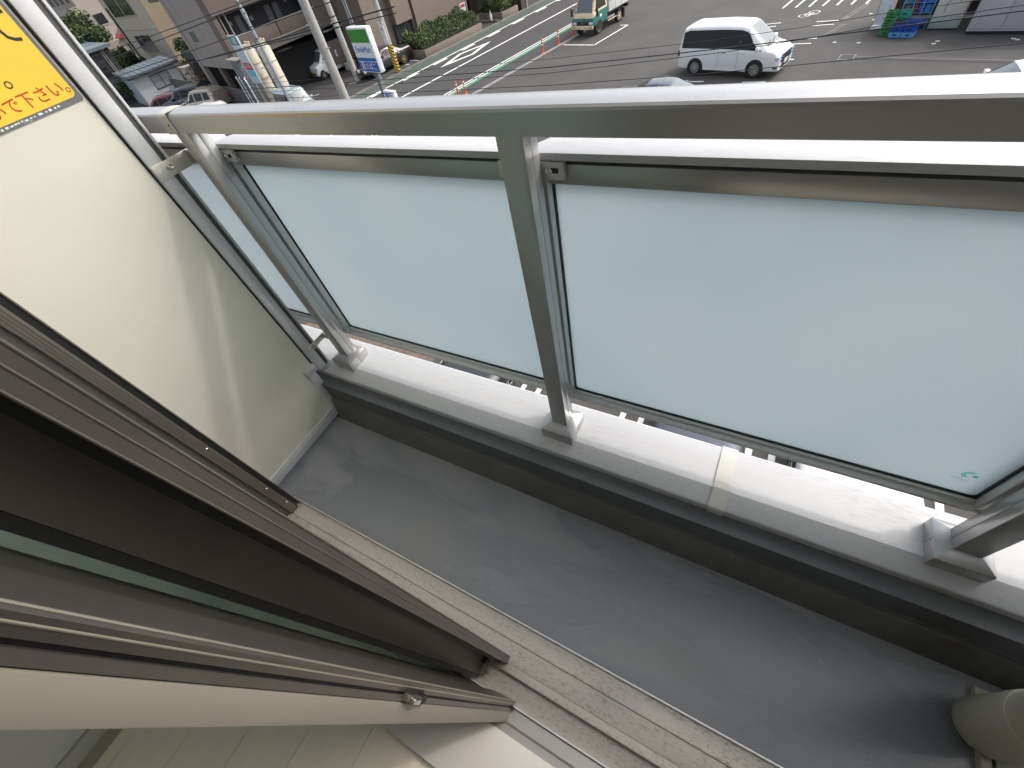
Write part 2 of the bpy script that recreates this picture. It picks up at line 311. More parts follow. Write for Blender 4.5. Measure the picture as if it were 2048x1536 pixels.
# infill panels between post gaps
def panel(xa, xb):
    Yg = 0.70; zt, zb = -0.3735, -1.0025
    # glass slab
    gl = MB().box(xa+0.004, xb-0.004, Yg-0.003, Yg+0.003, zb-0.01, zt+0.01).build('glass_pane', FROST, rl)
    # gasket frame
    g = MB()
    g.box(xa, xb, Yg-0.0075, Yg+0.0075, zb-0.0035, zb); g.box(xa, xa+0.0025, Yg-0.0075, Yg+0.0075, zb, zt); g.box(xb-0.0025, xb, Yg-0.0075, Yg+0.0075, zb, zt)
    g.box(xa, xb, Yg-0.0075, Yg+0.0075, zt, zt+0.003)
    g.build('gasket', BLACKR, gl)
    # rounded corner fillets of the gasket
    for (cx, sx_) in ((xa+0.0025, 1), (xb-0.0025, -1)):
        for (cz, sz_) in ((zb, 1), (zt, -1)):
            r = 0.012; pts = [(cx, cz)]+[(cx+sx_*r*(1-math.sin(a)), cz+sz_*r*(1-math.cos(a))) for a in [i*math.pi/2/6 for i in range(7)]]
            MB().prism(pts, 'y', Yg-0.006, Yg+0.006).build('gasket_corner', BLACKR, gl)
    # stiles
    for s_, x0, x1 in ((0, xa-0.026, xa), (1, xb, xb+0.026)):
        MB().box(x0, x1, 0.672, 0.726, -1.0240, -0.330).build('stile', ALUF, rl, bevel=0.001)
        e0, e1 = (xa-0.0045, xa) if s_ == 0 else (xb, xb+0.0045)
        MB().box(e0, e1, 0.6712, 0.674, -1.0, zt).build('stile_bead', ALUF, rl)
    # bottom rail with stepped ledge
    MB().prism([(0.670, -1.0245), (0.670, -1.0165), (0.6735, -1.0145), (0.680, -1.0135), (0.684, -1.0098), (0.692, -1.0090), (0.692, -1.0245)], 'x', xa-0.026, xb+0.026).build('bottom_rail', ALUF, rl, smooth=25)
    MB().box(xa, xb, 0.6845, 0.7075, -1.0095, -1.0062).build('bead', mat('pale_bead', (.62, .62, .60), .4, .2), rl)
    # top rail with shadow groove
    MB().box(xa-0.004, xb+0.004, 0.6785, 0.722, -0.3715, -0.336).build('top_rail', ALU, rl, bevel=0.0008)
    MB().box(xa-0.02, xb+0.02, 0.690, 0.722, -0.336, -0.325).build('groove_seal', BLACKR, rl)
    MB().box(xa-0.02, xb+0.02, 0.686, 0.690, -0.3325, -0.3285).build('groove_rod', DARKG, rl)
    # cap lid with clipped corners
    z0, z1 = -0.3255, -0.3125
    a, b2 = xa-0.030, xb+0.022
    MB().add([(a, .668, z0), (b2, .668, z0), (b2, .700, z0), (b2-.016, .726, z0), (a+.02, .726, z0), (a, .700, z0),
              (a, .668, z1), (b2, .668, z1), (b2, .700, z1), (b2-.016, .726, z1), (a+.02, .726, z1), (a, .700, z1)],
             [(5, 4, 3, 2, 1, 0), (6, 7, 8, 9, 10, 11), (0, 1, 7, 6), (1, 2, 8, 7), (2, 3, 9, 8), (3, 4, 10, 9), (4, 5, 11, 10), (5, 0, 6, 11)]).build('cap_rail', COPE, rl, bevel=0.0012)
    # corner brackets with slotted bolt
    for sx_, x0 in ((1, xa-0.008), (-1, xb+0.008)):
        x1 = x0+sx_*0.046
        br = MB().box(min(x0, x1), max(x0, x1), 0.6655, 0.6775, -0.358, -0.327).build('corner_bracket', ALUF, rl, bevel=0.0008)
        xs = x0+sx_*0.026
        MB().box(xs-.010, xs+.010, 0.6645, 0.6660, -0.3455, -0.3365).build('slot', BLACKR, br, bevel=0.0004)
        xb_ = x0+sx_*0.018
        MB().lathe([(0.0078, 0.6655), (0.0078, 0.6637), (0.0056, 0.6635), (0.0056, 0.6595), (0.004, 0.6588)], (xb_, 0, -0.341), 'y', 6).build('bolt', STEEL, br)
    for zz_ in (-1.00, -0.385):
        MB().lathe([(0.003, 0.672), (0.0032, 0.6708), (0.002, 0.6700)], (xa-0.012, 0, zz_), 'y', 8).build('screw', STEEL, rl)
    return gl
gaps = [(PX[i]+PW, PX[i+1]) for i in range(5)]
panes = [panel(a+0.002, b-0.002) for a, b in gaps]
# green maker's mark on the pane
TEAL = bpy.data.materials.new('teal_print'); TEAL.use_nodes = True; _t = TEAL.node_tree; _tr = _t.nodes.new('ShaderNodeBsdfTranslucent'); _tr.inputs[0].default_value = (0.03, 0.62, 0.50, 1)
_t.links.new(_tr.outputs[0], _t.nodes['Material Output'].inputs[0])
lx, lz, ly = 0.508, -0.935, 0.6966
mk = MB()
def arc(b, r0, r1, a0, a1, n=14, cx=lx, cz=lz):
    P = [[(cx+r*math.cos(a0+(a1-a0)*i/n), ly, cz+r*math.sin(a0+(a1-a0)*i/n)) for i in range(n+1)] for r in (r0, r1)]; b.grid(P)
arc(mk, 0.0105, 0.0128, rad(60), rad(250)); arc(mk, 0.0065, 0.0090, rad(60), rad(265)); arc(mk, 0.0002, 0.0042, rad(0), rad(360), 14, lx+0.0085, lz-0.001)
for k, (x0_, x1_) in enumerate(((-.022, -.004), (-.020, .004), (-.006, .008))): mk.box(lx+x0_, lx+x1_, ly-.0001, ly, lz-.017-.003*k, lz-.0162-.003*k)
mk.build('maker_mark', TEAL, panes[2], smooth=0)

# ---- partition board to the neighbour
P = -1.43
pt = bthing('balcony_partition', 'tall cream partition board in silver frame between neighbouring balconies', 'partition', (P, 0.3, FZ))
# board
yo = 0.546; yi = 0.055; zb_ = -1.37
MB().add([(x, y, z) for x in (P-0.006, P-0.0005) for y, z in ((yi, zb_+.03), (0.515, zb_+.03), (0.515, -1.098), (yo, -1.098), (yo, 1.2), (yi, 1.2))],
         [(0, 1, 2, 3, 4, 5)[::-1], (6, 7, 8, 9, 10, 11)]+[(i, (i+1) % 6, 6+(i+1) % 6, 6+i) for i in range(6)]).build('board', CREAM, pt, smooth=0)
# outer channel stile
MB().box(P-0.03, P+0.010, 0.530, 0.569, -1.142, 1.2).build('frame_stile', ALUF, pt, bevel=0.0015)
MB().box(P-0.03, P+0.004, 0.569, 0.583, -1.142, 1.2).build('frame_groove', mat('shadow_grey_channel', (0.10, 0.10, 0.10), 0.5, 0.5), pt)
MB().box(P-0.03, P+0.010, 0.583, 0.590, -1.142, 1.2).build('frame_lip', ALUF, pt, bevel=0.001)
MB().box(P-0.004, P+0.0015, 0.525, 0.5302, -1.1, 1.2).build('board_seal', BLACKR, pt)
# lower notch around coping
MB().box(P-0.03, P+0.010, 0.478, 0.515, zb_, -1.1285).build('notch_stile', ALUF, pt, bevel=0.0015)
MB().add([(x, y, z) for x in (P-0.03, P+0.010) for y, z in ((0.478, -1.128), (0.515, -1.128), (0.5295, -1.128), (0.5295, -1.092), (0.478, -1.092))],
         [(4, 3, 2, 1, 0), (5, 6, 7, 8, 9)]+[(i, (i+1) % 5, 5+(i+1) % 5, 5+i) for i in range(5)]).build('notch_rail', ALUF, pt, bevel=0.001)
MB().box(P-0.03, P+0.010, 0.03, 0.478, zb_, zb_+0.036).build('bottom_rail', ALUF, pt, bevel=0.0015)
MB().box(P-0.004, P+0.0075, 0.03, 0.476, zb_+0.0365, zb_+0.0395).build('bottom_bead', STEEL, pt)
MB().box(P-0.004, P+0.0075, 0.03, 0.476, zb_+0.0395, zb_+0.0445).build('bottom_bead', ALUF, pt)
# fixing brackets to the railing post
def bracket(zc, big):
    h = 0.019 if big else 0.012
    br = MB().box(P+0.010, P+0.0125, 0.531 if big else .545, 0.640, zc-h, zc+h).build('fixing_bracket', mat('zinc_plate', (0.66, 0.63, 0.55), 0.34, 0.45, var=0.1, vscale=40), pt, bevel=0.0006)
    MB().box(P+0.0125, -1.352, 0.632, 0.640, zc-h, zc+h).build('bracket_leg', STEEL, br)
    MB().box(-1.3548, -1.3525, 0.617, 0.654, zc-h*1.3, zc+h*1.3).build('foam_pad', BLACKR, br)
    MB().box(P+0.0125, P+0.0131, 0.539 if big else .553, 0.566, zc-.0045, zc+.0045).build('slot', ALUF, br)
    yb = 0.572
    MB().lathe([(0.0095, 0.0125), (0.0095, 0.0145), (0.0072, 0.0147), (0.0072, 0.021), (0.0045, 0.0212), (0.0045, 0.034), (0.003, 0.035)], (P, yb, zc), 'x', 12 if big else 6).build('bolt', STEEL, br)
bracket(-0.333, True); bracket(-1.033, False)

# ---- yellow emergency sign on the partition
sg = bthing('emergency_sign', 'yellow emergency exit sticker with black and red lettering on the partition', 'sign', (P, 0.36, 0.0))
GREYB = dirty('scuffed_grey_border', (0.13, 0.135, 0.14), (0.75, 0.74, 0.70), 0.5, 0, 14., 0.62, 0.68, 90., 0.9, (1, 1, 1), 0)
YEL = mat('yellow_vinyl', (0.78, 0.505, 0.045), 0.45, 0, var=0.05, vscale=12)
INKB = mat('black_ink', (0.02, 0.018, 0.01), 0.5); INKR = mat('red_ink', (0.42, 0.035, 0.008), 0.5); WORN = mat('worn_white_vinyl', (0.72, 0.71, 0.66), 0.6)
def rrect(y0, y1, z0, z1, r, n=6):
    out = []
    for cx, cz, a0 in ((y1-r, z1-r, 0), (y0+r, z1-r, 90), (y0+r, z0+r, 180), (y1-r, z0+r, 270)):
        for i in range(n+1): a = rad(a0+90*i/n); out.append((cx+r*math.cos(a), cz+r*math.sin(a)))
    return out
pl = MB().prism(rrect(0.055, 0.5205, -0.152, 0.155, 0.006), 'x', P-0.0005, P+0.0009).build('border_plate', GREYB, sg, smooth=0)
MB().prism(rrect(0.062, 0.5135, -0.1415, 0.145, 0.011), 'x', P+0.0002, P+0.0013).build('yellow_face', YEL, sg, smooth=0)
def sgn_text(n, txt, size, yright, z, m):
    vs, fs = text_mb(txt, size, 0.0002); mx = max(v[0] for v in vs); b = MB()
    b.add([(P+0.0016+v[2], yright-mx+v[0], z+v[1]) for v in vs], fs); b.build(n, m, sg, smooth=0)
sgn_text('lettering', '破って', 0.064, 0.509, -0.017, INKB)
sgn_text('lettering', '避難して下さい。', 0.044, 0.425, -0.080, INKB)
sgn_text('lettering', '物を置かないで下さい。', 0.0305, 0.511, -0.1215, INKR)
wm = MB(); rr = random.Random(3)
for k in range(26):
    y0 = 0.25+k*0.0085+rr.uniform(-.002, .002); 
    if y0 > 0.47: continue
    wm.box(P+0.0009, P+0.0013, y0, y0+rr.uniform(.002, .0065), -0.148+rr.uniform(-.001, .001), -0.1455+rr.uniform(0, .0015))
wm.build('worn_patches', WORN, sg, smooth=0)

# ---- window: frame, two sashes
SZ = -1.295
wf = bthing('window_frame', 'bronze and grimy beige aluminium sliding window frame with dirty sill tracks', 'window frame', (-0.3, 0, SZ))
MB().prism([(-0.012, SZ-.08), (-0.012, SZ-0.001), (0.0365, SZ-.003), (0.0385, SZ-.0005), (0.0405, SZ-.004), (0.083, SZ-.008), (0.0835, SZ-.001), (0.0865, SZ-.001), (0.0865, SZ-.08)], 'x', -1.27, 1.35).build('outer_sill', SILL, wf, smooth=20)
MB().box(-1.27, 1.35, .0865, .0880, SZ-.006, SZ-.0015).build('sill_edge', STEEL, wf)
MB().box(-1.27, 1.35, -0.093, -0.012, SZ-.08, SZ-.012).build('track_bed', SILL, wf)
MB().prism([(-0.0325, SZ-.012), (-0.0325, SZ+.002), (-0.030, SZ+.004), (-0.012, SZ+.002), (-0.010, SZ-.001), (-0.010, SZ-.012)], 'x', -1.27, 1.35).build('outer_rail', RAILM, wf, smooth=20)
MB().box(-1.27, 1.35, -0.0875, -0.0845, SZ-.012, SZ+.006).build('inner_rail', ALUF, wf, bevel=.0006)
MB().prism([(-0.139, SZ-.08), (-0.139, SZ+.010), (-0.1235, SZ+.007), (-0.1225, SZ+.009), (-0.121, SZ+.0068), (-0.1195, SZ+.0085), (-0.1185, SZ+.0062), (-0.0885, SZ-.002), (-0.0885, SZ-.08)], 'x', -1.27, 1.35).build('inner_sill', SILLG, wf, smooth=12)
MB().box(-1.9, 1.45, -0.271, -0.1392, SZ-.05, SZ+.024).build('threshold_board', BOARD, wf, bevel=.0012)
jb = MB().box(-1.27, -1.207, -0.139, 0.036, SZ, 0.72).build('jamb', BRONZE, wf)
j2 = MB().box(-1.27, -1.197, 0.036, 0.064, SZ+.001, 0.72).build('jamb_cover', BRONZEL, wf, bevel=.0012)
for k in range(4): MB().box(-1.2, -1.1955, 0.0385+k*.0062, 0.0405+k*.0062, SZ+.001, .72).build('groove_rib', BRONZEL, j2)
MB().box(-1.265, -1.200, 0.064, 0.079, SZ+.001, 0.72).build('weather_strip', BLACKR, wf)
MB().box(-1.265, -1.196, 0.079, 0.082, SZ+.001, 0.72).build('jamb_lip', BRONZEL, wf)
MB().box(-1.199, -1.190, 0.067, 0.073, SZ+.004, SZ+.016).build('end_clip', STEEL, wf)
for zz_ in (-1.235, -1.125, -0.86, -0.30, .3):
    MB().lathe([(0.004, 0), (0.004, 0.0015), (0.0025, 0.003)], (-1.1975, 0.0565, zz_), 'x', 12).build('screw', STEEL, j2)
MB().box(1.29, 1.35, -0.139, 0.082, SZ, .72).build('jamb', BRONZE, wf)
MB().box(-1.27, 1.35, -0.139, 0.082, 0.66, .72).build('head', BRONZE, wf)

sa = bthing('outer_sash', 'dark bronze outer sliding glass door pushed open to the partition side', 'sliding door', (-0.7, -0.02, SZ+.006))
MB().box(-0.43, -0.335, -0.068, -0.004, SZ+.004, .655).build('stile', BRONZE, sa, bevel=.001)
MB().prism([(-0.345, -0.0005), (-0.345, 0.0045), (-0.2815, 0.0045), (-0.2785, 0.002), (-0.2785, -0.0145), (-0.283, -0.0150), (-0.286, -0.0115), (-0.33, -0.0115)], 'z', SZ+.006, .655).build('stile_flange', BRONZE, sa, smooth=20)
for ay_ in (0.0035, -0.0045, -0.0135): MB().tube([(-0.2785, ay_, SZ+.007), (-0.2785, ay_, .655)], 0.0008, 6).build('ridge', BRONZEL, sa)
MB().box(-0.336, -0.300, -0.0225, -0.0120, SZ+.006, .655).build('gasket', BLACKR, sa)
MB().box(-0.352, -0.3345, -0.0765, -0.068, SZ+.01, .655).build('gasket', BLACKR, sa)
MB().box(-1.2, -0.40, -0.030, -0.022, SZ+.06, .62).build('glass_pane', GREENG, sa)
MB().box(-1.2, -0.43, -0.06, -0.004, SZ+.006, SZ+.075).build('bottom_rail', BRONZE, sa)
ck = MB().box(-0.3365, -0.322, -0.064, -0.026, SZ+.008, SZ+.022).build('bottom_guide', mat('grey_nylon_guide', (0.10, 0.095, 0.08), .5), sa, bevel=.0008)
MB().box(-0.3215, -0.312, -0.058, -0.05, SZ+.006, SZ+.016).build('guide_roller', BRONZEL, ck, bevel=.0008)
MB().box(-0.336, -0.328, -0.04, -0.024, SZ+.022, SZ+.034).build('guide_clip', DARKG, ck)
MB().box(-0.2840, -0.279, -0.010, 0.0, SZ+.0005, SZ+.010).build('end_clip', STEEL, sa)

sb = bthing('inner_sash', 'inner sliding glass door with beige room side stile and black lock slot', 'sliding door', (-0.6, -0.1, SZ+.008))
MB().prism([(-0.36, -0.0905), (-0.352, -0.0905), (-0.2865, -0.0860), (-0.284, -0.079), (-0.2225, -0.0735), (-0.221, -0.0755), (-0.2225, -0.0795), (-0.2255, -0.0865), (-0.2555, -0.0875), (-0.2555, -0.0935), (-0.36, -0.0935)], 'z', SZ+.008, .655).build('stile', BRONZE, sb, smooth=20)
LEDGE = mat('sash_arris_aluminium', (0.42, 0.39, 0.31), 0.35, 0.6)
for (ax_, ay_) in ((-0.2868, -0.0857), (-0.2226, -0.0733), (-0.2228, -0.0797)):
    MB().tube([(ax_, ay_, SZ+.009), (ax_, ay_, .655)], 0.0009, 6).build('arris', LEDGE, sb)
MB().box(-0.258, -0.2285, -0.0900, -0.0870, SZ+.01, .655).build('lock_channel', BLACKR, sb)
MB().box(-0.258, -0.2262, -0.0968, -0.0902, SZ+.009, .655).build('channel_lip', BRONZE, sb)
MB().box(-0.258, -0.2275, -0.0978, -0.0969, SZ+.009, .655).build('cover_seal', BLACKR, sb)
MB().box(-0.36, -0.2255, -0.1205, -0.0979, SZ+.009, .655).build('inner_cover', BEIGE, sb, bevel=.001)
MB().box(-1.19, -0.36, -0.100, -0.0915, SZ+.06, .62).build('glass_pane', GREENG, sb)
MB().box(-1.19, -0.36, -0.117, -0.0935, SZ+.009, SZ+.08).build('bottom_rail', BRONZE, sb)
kn = MB().box(-0.2275, -0.2175, -0.0945, -0.0865, -0.628, -0.588).build('lock_catch', mat('grey_lock_metal', (0.12, 0.115, 0.10), .4, .6), sb, bevel=.001)
MB().box(-0.2185, -0.2125, -0.0935, -0.088, -0.618, -0.596).build('catch_tip', STEEL, kn, bevel=.0008)
MB().box(-0.2275, -0.2190, -0.0945, -0.086, -0.652, -0.630).build('catch_base', BLACKR, kn)
MB().box(-0.2275, -0.219, -0.093, -0.086, SZ+.010, SZ+.020).build('bottom_clip', DARKG, sb)

# ---- room
rf = MB().box(-2.2, 2.2, -3.4, -0.14, ZC+SZ-.06, ZC+SZ-.012).build('room_floor', mat('floor_underlay', (0.05, 0.04, 0.03), .8)); rf['kind'] = 'structure'
PLK = mat('pale_maple_plank', (0.78, 0.71, 0.57), 0.42, 0, var=0.05, vscale=3.0, stretch=(9, 0.5, 1), spec=0.4)
for k in range(-1, 18):
    x0 = -1.3115+0.156*k
    MB().box(max(x0, -1.31)+.0006, x0+.1554, -3.2, -0.272, ZC+SZ-.0118, ZC+SZ).build('plank', PLK, rf, bevel=.0006, seg=1)
rw = MB().box(-1.9, -1.248, -3.4, -0.146, ZC+SZ-.012, ZC+1.2).build('room_wall', ROOMW); rw['kind'] = 'structure'
bbd = MB().box(-1.2475, -1.236, -3.3, -0.28, ZC+SZ+.0005, ZC+SZ+.055).build('baseboard', BASEB, rw, bevel=.001)
MB().box(-1.236, -1.195, -3.3, -0.28, ZC+SZ+.0004, ZC+SZ+.004).build('floor_trim', mat('grey_trim', (0.36, 0.32, 0.25), .5), rw)
rw2 = MB().box(2.2, 2.4, -0.25, -0.146, ZC+SZ-.012, ZC+1.2).build('room_wall_stub', ROOMW); rw2['kind'] = 'structure'  # cut back to a stub; side left open so sky light brightens the planks
rw3 = MB().box(-1.9, 2.4, -3.4, -3.25, ZC+SZ-.012, ZC+1.2).build('room_wall_rear', ROOMW); rw3['kind'] = 'structure'
rc = MB().box(-1.9, 2.4, -3.4, -0.146, ZC+1.21, ZC+1.3).build('room_ceiling', ROOMW); rc['kind'] = 'structure'

# ---- hatch and outdoor unit at the far end of the balcony
HATCH = mat('beige_hatch_steel', (0.46, 0.44, 0.36), 0.55, 0, var=0.06, vscale=12)
ht = bthing('floor_hatch', 'beige framed hatch lid lying on the balcony floor', 'hatch', (0.95, 0.2, FZ))
MB().box(0.715, 1.3, -.015, 0.437, FZ, FZ+.022).build('frame', HATCH, ht, bevel=.002)
MB().box(0.733, 1.28, 0.0, 0.42, FZ+.0221, FZ+.0235).build('seam', DARKG, ht)
MB().box(0.737, 1.276, 0.004, 0.416, FZ+.0222, FZ+.028).build('lid', mat('olive_beige_lid', (0.33, 0.32, 0.25), .6, var=.06, vscale=9), ht, bevel=.002)
UNIT = mat('cream_unit_casing', (0.40, 0.385, 0.31), 0.5, 0, var=0.05, vscale=6)
dp = bthing('downpipe', 'cream rounded downpipe standing over the floor hatch', 'downpipe', (0.712, 0.352, -1.366))
cx_, cy_ = 0.712, 0.352
MB().lathe([(0.030, -1.3665), (0.045, -1.363), (0.053, -1.352), (0.0565, -1.335), (0.0575, -1.31), (0.0575, 1.6)], (cx_, cy_, 0), 'z', 36).build('pipe', UNIT, dp, smooth=50)
cl_ = MB().box(cx_+.035, cx_+.30, cy_-.088, cy_-.054, -1.325, -1.308).build('clamp_plate', UNIT, dp, bevel=.002)
MB().box(cx_+.05, cx_+.30, cy_-.085, cy_-.056, -1.36, -1.326).build('clamp_slot', DARKG, cl_)
MB().lathe([(0.0605, -1.20), (0.0605, -1.175)], (cx_, cy_, 0), 'z', 36).build('pipe_band', UNIT, dp)
wb = bthing('weed_sprig', 'thin dry weed sprig growing at the gutter beside the hatch', 'weed', (0.775, 0.466, FZ))
for dx, dy, dz in ((-.05, .015, .05), (-.03, .02, .085), (.03, .02, .07), (.012, .0, .05), (-.09, .01, .06)):
    MB().tube([(0.775, 0.462, FZ), (0.775+dx*.5, 0.462+dy*.6, FZ+dz*.7), (0.775+dx, 0.462+dy, FZ+dz)], [.0009, .0007, .0003], 5).build('blade', mat('dry_weed', (0.12, 0.11, 0.07), .8), wb)

# ================================================================== STREET
ASPH = mat('worn_lot_asphalt', (0.064, 0.061, 0.056), 0.85, 0, var=0.16, vscale=0.5, bump=0.4, bscale=30)
ASPHR = mat('road_asphalt', (0.054, 0.053, 0.052), 0.85, 0, var=0.12, vscale=0.7, bump=0.4, bscale=30)
PATCH = mat('dark_asphalt_patch', (0.055, 0.054, 0.053), 0.85, 0, var=0.10, vscale=0.9)
GREENL = mat('green_shoulder_paint', (0.060, 0.090, 0.072), 0.85, 0, col2=(0.078, 0.082, 0.076), vscale=1.6, thr=(0.4, 0.65))
GREENS = mat('green_road_line', (0.08, 0.28, 0.15), 0.8, 0, var=0.2, vscale=3)
LINE = mat('white_road_paint', (0.70, 0.70, 0.66), 0.75, 0, var=0.10, vscale=3)
LINEW = mat('worn_white_paint', (0.55, 0.55, 0.51), 0.8, 0, col2=(0.30, 0.29, 0.27), vscale=6, thr=(0.52, 0.7))
CONC = mat('kerb_concrete', (0.24, 0.235, 0.22), 0.85, 0, var=0.2, vscale=1.5)
CONCD = mat('stained_concrete', (0.16, 0.155, 0.14), 0.85, 0, var=0.25, vscale=2)
def sheet(name, pts, z, m, structure=True, parent=None):
    b = MB(); b.add([(x, y, z) for x, y in pts], [tuple(range(len(pts)))]); o = b.build(name, m, parent, smooth=0)
    if structure and parent is None: o['kind'] = 'structure'
    return o
def rq(u0, u1, w0, w1): return [RF(u0, w0)[:2], RF(u1, w0)[:2], RF(u1, w1)[:2], RF(u0, w1)[:2]]
ground = sheet('ground', [(-400, -200), (400, -200), (400, 500), (-400, 500)], 0.0, ASPH)
road = sheet('road', rq(-32.0, -22.3, -60, 160), 0.004, ASPHR)
sheet('road_shoulder', rq(-32.0, -30.7, -60, 160), 0.008, GREENL, parent=road)
k1 = MB(); 
# right kerb strip of pale concrete flush with the lot, slightly converging on the road
sheet('kerb', [RF(-22.55, 12)[:2], RF(-22.15, 12)[:2], RF(-21.75, 34)[:2], RF(-22.0, 34)[:2]], 0.012, CONC)
kb = MB().add([RF(-32.25, w_, z) for w_ in (0, 60) for z in (0, 0.12)]+[RF(-31.95, w_, z) for w_ in (0, 60) for z in (0, 0.12)], [(0, 2, 3, 1), (4, 5, 7, 6), (1, 3, 7, 5), (0, 1, 5, 4), (2, 6, 7, 3)]).build('kerb_left', CONCD, None, smooth=0); kb['kind'] = 'structure'
pv = MB().add([RF(u, w_, z) for w_ in (0, 60) for z in (0, 0.03) for u in (-36.0, -32.25)], [(2, 3, 7, 6), (0, 2, 6, 4), (1, 5, 7, 3)]).build('pavement', ASPHR, None, smooth=0); pv['kind'] = 'structure'
def mark(name, pts, m=LINE, z=0.012): return sheet(name, pts, z, m, parent=ground)
# road markings
mark('centre_line', rq(-27.62, -27.44, -40, 120)); mark('edge_line', rq(-30.72, -30.55, -40, 120))
for k in range(-8, 34):
    w0 = 20.1+k*2.95; mark('edge_block', rq(-30.55, -30.22, w0, w0+1.35))
mark('side_line', rq(-24.36, -24.22, -40, 120)); mark('side_line', rq(-24.05, -23.92, -40, 120)); mark('green_line', rq(-23.86, -23.62, -40, 120), GREENS)
def ribbon(name, pts, wd, m=LINE, z=0.016, closed=False):
    n = len(pts); L = []; Rr = []
    for i, p in enumerate(pts):
        a = Vector(pts[i-1]) if (i > 0 or closed) else Vector(p); c = Vector(pts[(i+1) % n]) if (i < n-1 or closed) else Vector(p)
        d = (c-a).normalized(); nn = Vector((-d.y, d.x)); L.append(Vector(p)+nn*wd/2); Rr.append(Vector(p)-nn*wd/2)
    b = MB(); b.add([(*v, z) for v in L]+[(*v, z) for v in Rr], [(i, (i+1) % n, n+(i+1) % n, n+i) for i in range(n if closed else n-1)]); return b.build(name, m, ground, smooth=0)
dm = [RF(-29.15, 22.6)[:2], RF(-28.35, 25.3)[:2], RF(-29.15, 28.0)[:2], RF(-29.95, 25.3)[:2]]
b = MB(); cx = Vector((sum(p[0] for p in dm)/4, sum(p[1] for p in dm)/4)); inn = [tuple(cx+(Vector(p)-cx)*0.62) for p in dm]
b.add([(*p, 0.012) for p in dm]+[(*p, 0.012) for p in inn], [(i, (i+1) % 4, 4+(i+1) % 4, 4+i) for i in range(4)]); b.build('diamond_mark', LINE, ground, smooth=0)
# delineator posts
ORG = mat('orange_plastic', (0.75, 0.11, 0.03), 0.5); REFL = mat('white_reflective_band', (0.8, 0.8, 0.78), 0.4)
for i, (u, w_) in enumerate(((-22.95, 18.6), (-22.75, 19.0), (-22.25, 25.8), (-22.15, 27.35), (-22.1, 28.9), (-23.0, 14.5))):
    d = rthing('delineator_post', 'slim orange delineator post with white bands on the kerb', 'delineator post', u, w_, 0, 0, 'orange delineator posts along the kerb')
    MB().lathe([(0.14, 0), (0.14, .02), (0.06, .05)], (0, 0, 0), 'z', 12).build('base', ORG, d)
    MB().lathe([(0.055, 0.05), (0.05, .78), (0.02, .8)], (0, 0, 0), 'z', 12).build('stem', ORG, d)
    for z in (.42, .6): MB().lathe([(0.056, z), (0.056, z+.07)], (0, 0, 0), 'z', 12).build('reflective_band', REFL, d)
# lot markings
def seg(name, a, b2, wd=0.10, m=LINE): return ribbon(name, [a, b2], wd, m, 0.012)
seg('stall_line', (-14.2, 31.9), (-11.8, 31.3), .12); seg('stall_line', (-11.86, 31.27), (-10.83, 34.98), .12); seg('stall_line', (-11.4, 35.05), (-10.86, 34.92), .12)
for x0, y0, x1, y1 in ((-2.56, 32.33, -1.62, 32.37), (-2.32, 31.83, -1.79, 31.84), (.05, 31.99, 1.02, 31.91), (-.1, 31.39, .86, 31.33), (-.56, 29.46, .28, 29.39), (-.85, 28.81, .08, 28.73), (-1.2, 26.75, -.42, 26.68), (-4.6, 24.5, -3.9, 24.45), (-2.2, 24.15, -1.25, 24.1)):
    seg('stall_bar', (x0, y0), (x1, y1), .10)
ribbon('stall_curve', [(-2.75, 31.95), (-2.72, 32.15), (-2.56, 32.33)], .08, LINE, 0.0125)
for k in range(8):
    x0 = -1.85+k*.66; seg('stripe', (x0, 35.05-k*.12), (x0+.75, 38.2-k*.12), .11)
for a_, b2_ in (((-38.6, 29.5), (-38.2, 31.6)), ((-36.5, 29.0), (-34.15, 28.4)), ((-34.15, 28.4), (-34.0, 29.7)), ((-36.5, 29.0), (-36.0, 30.4)), ((-35.6, 28.8), (-34.1, 29.6)), ((-31.5, 24.86), (-31.2, 25.15)), ((-29.6, 26.9), (-29.0, 27.3)), ((-27.0, 31.3), (-25.9, 31.1)), ((-26.6, 30.3), (-26.3, 30.4))):
    seg('stall_line', a_, b2_, .13).location.z = .03
# bicycle pictogram
def ring_pts(cx, cy, r, n=18): return [(cx+r*math.cos(2*math.pi*i/n), cy+r*math.sin(2*math.pi*i/n)) for i in range(n)]
ribbon('bicycle_wheel_mark', ring_pts(-0.62, 33.25, .26), .05, LINE, .012, True); ribbon('bicycle_wheel_mark', ring_pts(-.18, 33.72, .26), .05, LINE, .012, True)
ribbon('bicycle_frame_mark', [(-0.62, 33.25), (-.35, 33.3), (-.18, 33.72), (-.5, 33.6), (-.62, 33.25)], .06, LINE, .0122); ribbon('bicycle_bar_mark', [(-.35, 33.3), (-.2, 33.3), (0.02, 33.35)], .06, LINE, .0124)
for x, y in ((1.04, 28.63), (1.98, 28.33), (4.63, 27.56), (4.77, 27.84), (2.35, 32.5), (2.5, 31.5), (7.1, 27.55), (7.2, 27.4), (-12.4, 29.3)):
    sheet('gum_spot', ring_pts(x, y, .085 if x > -5 else .04, 10), .012, LINEW, parent=ground)
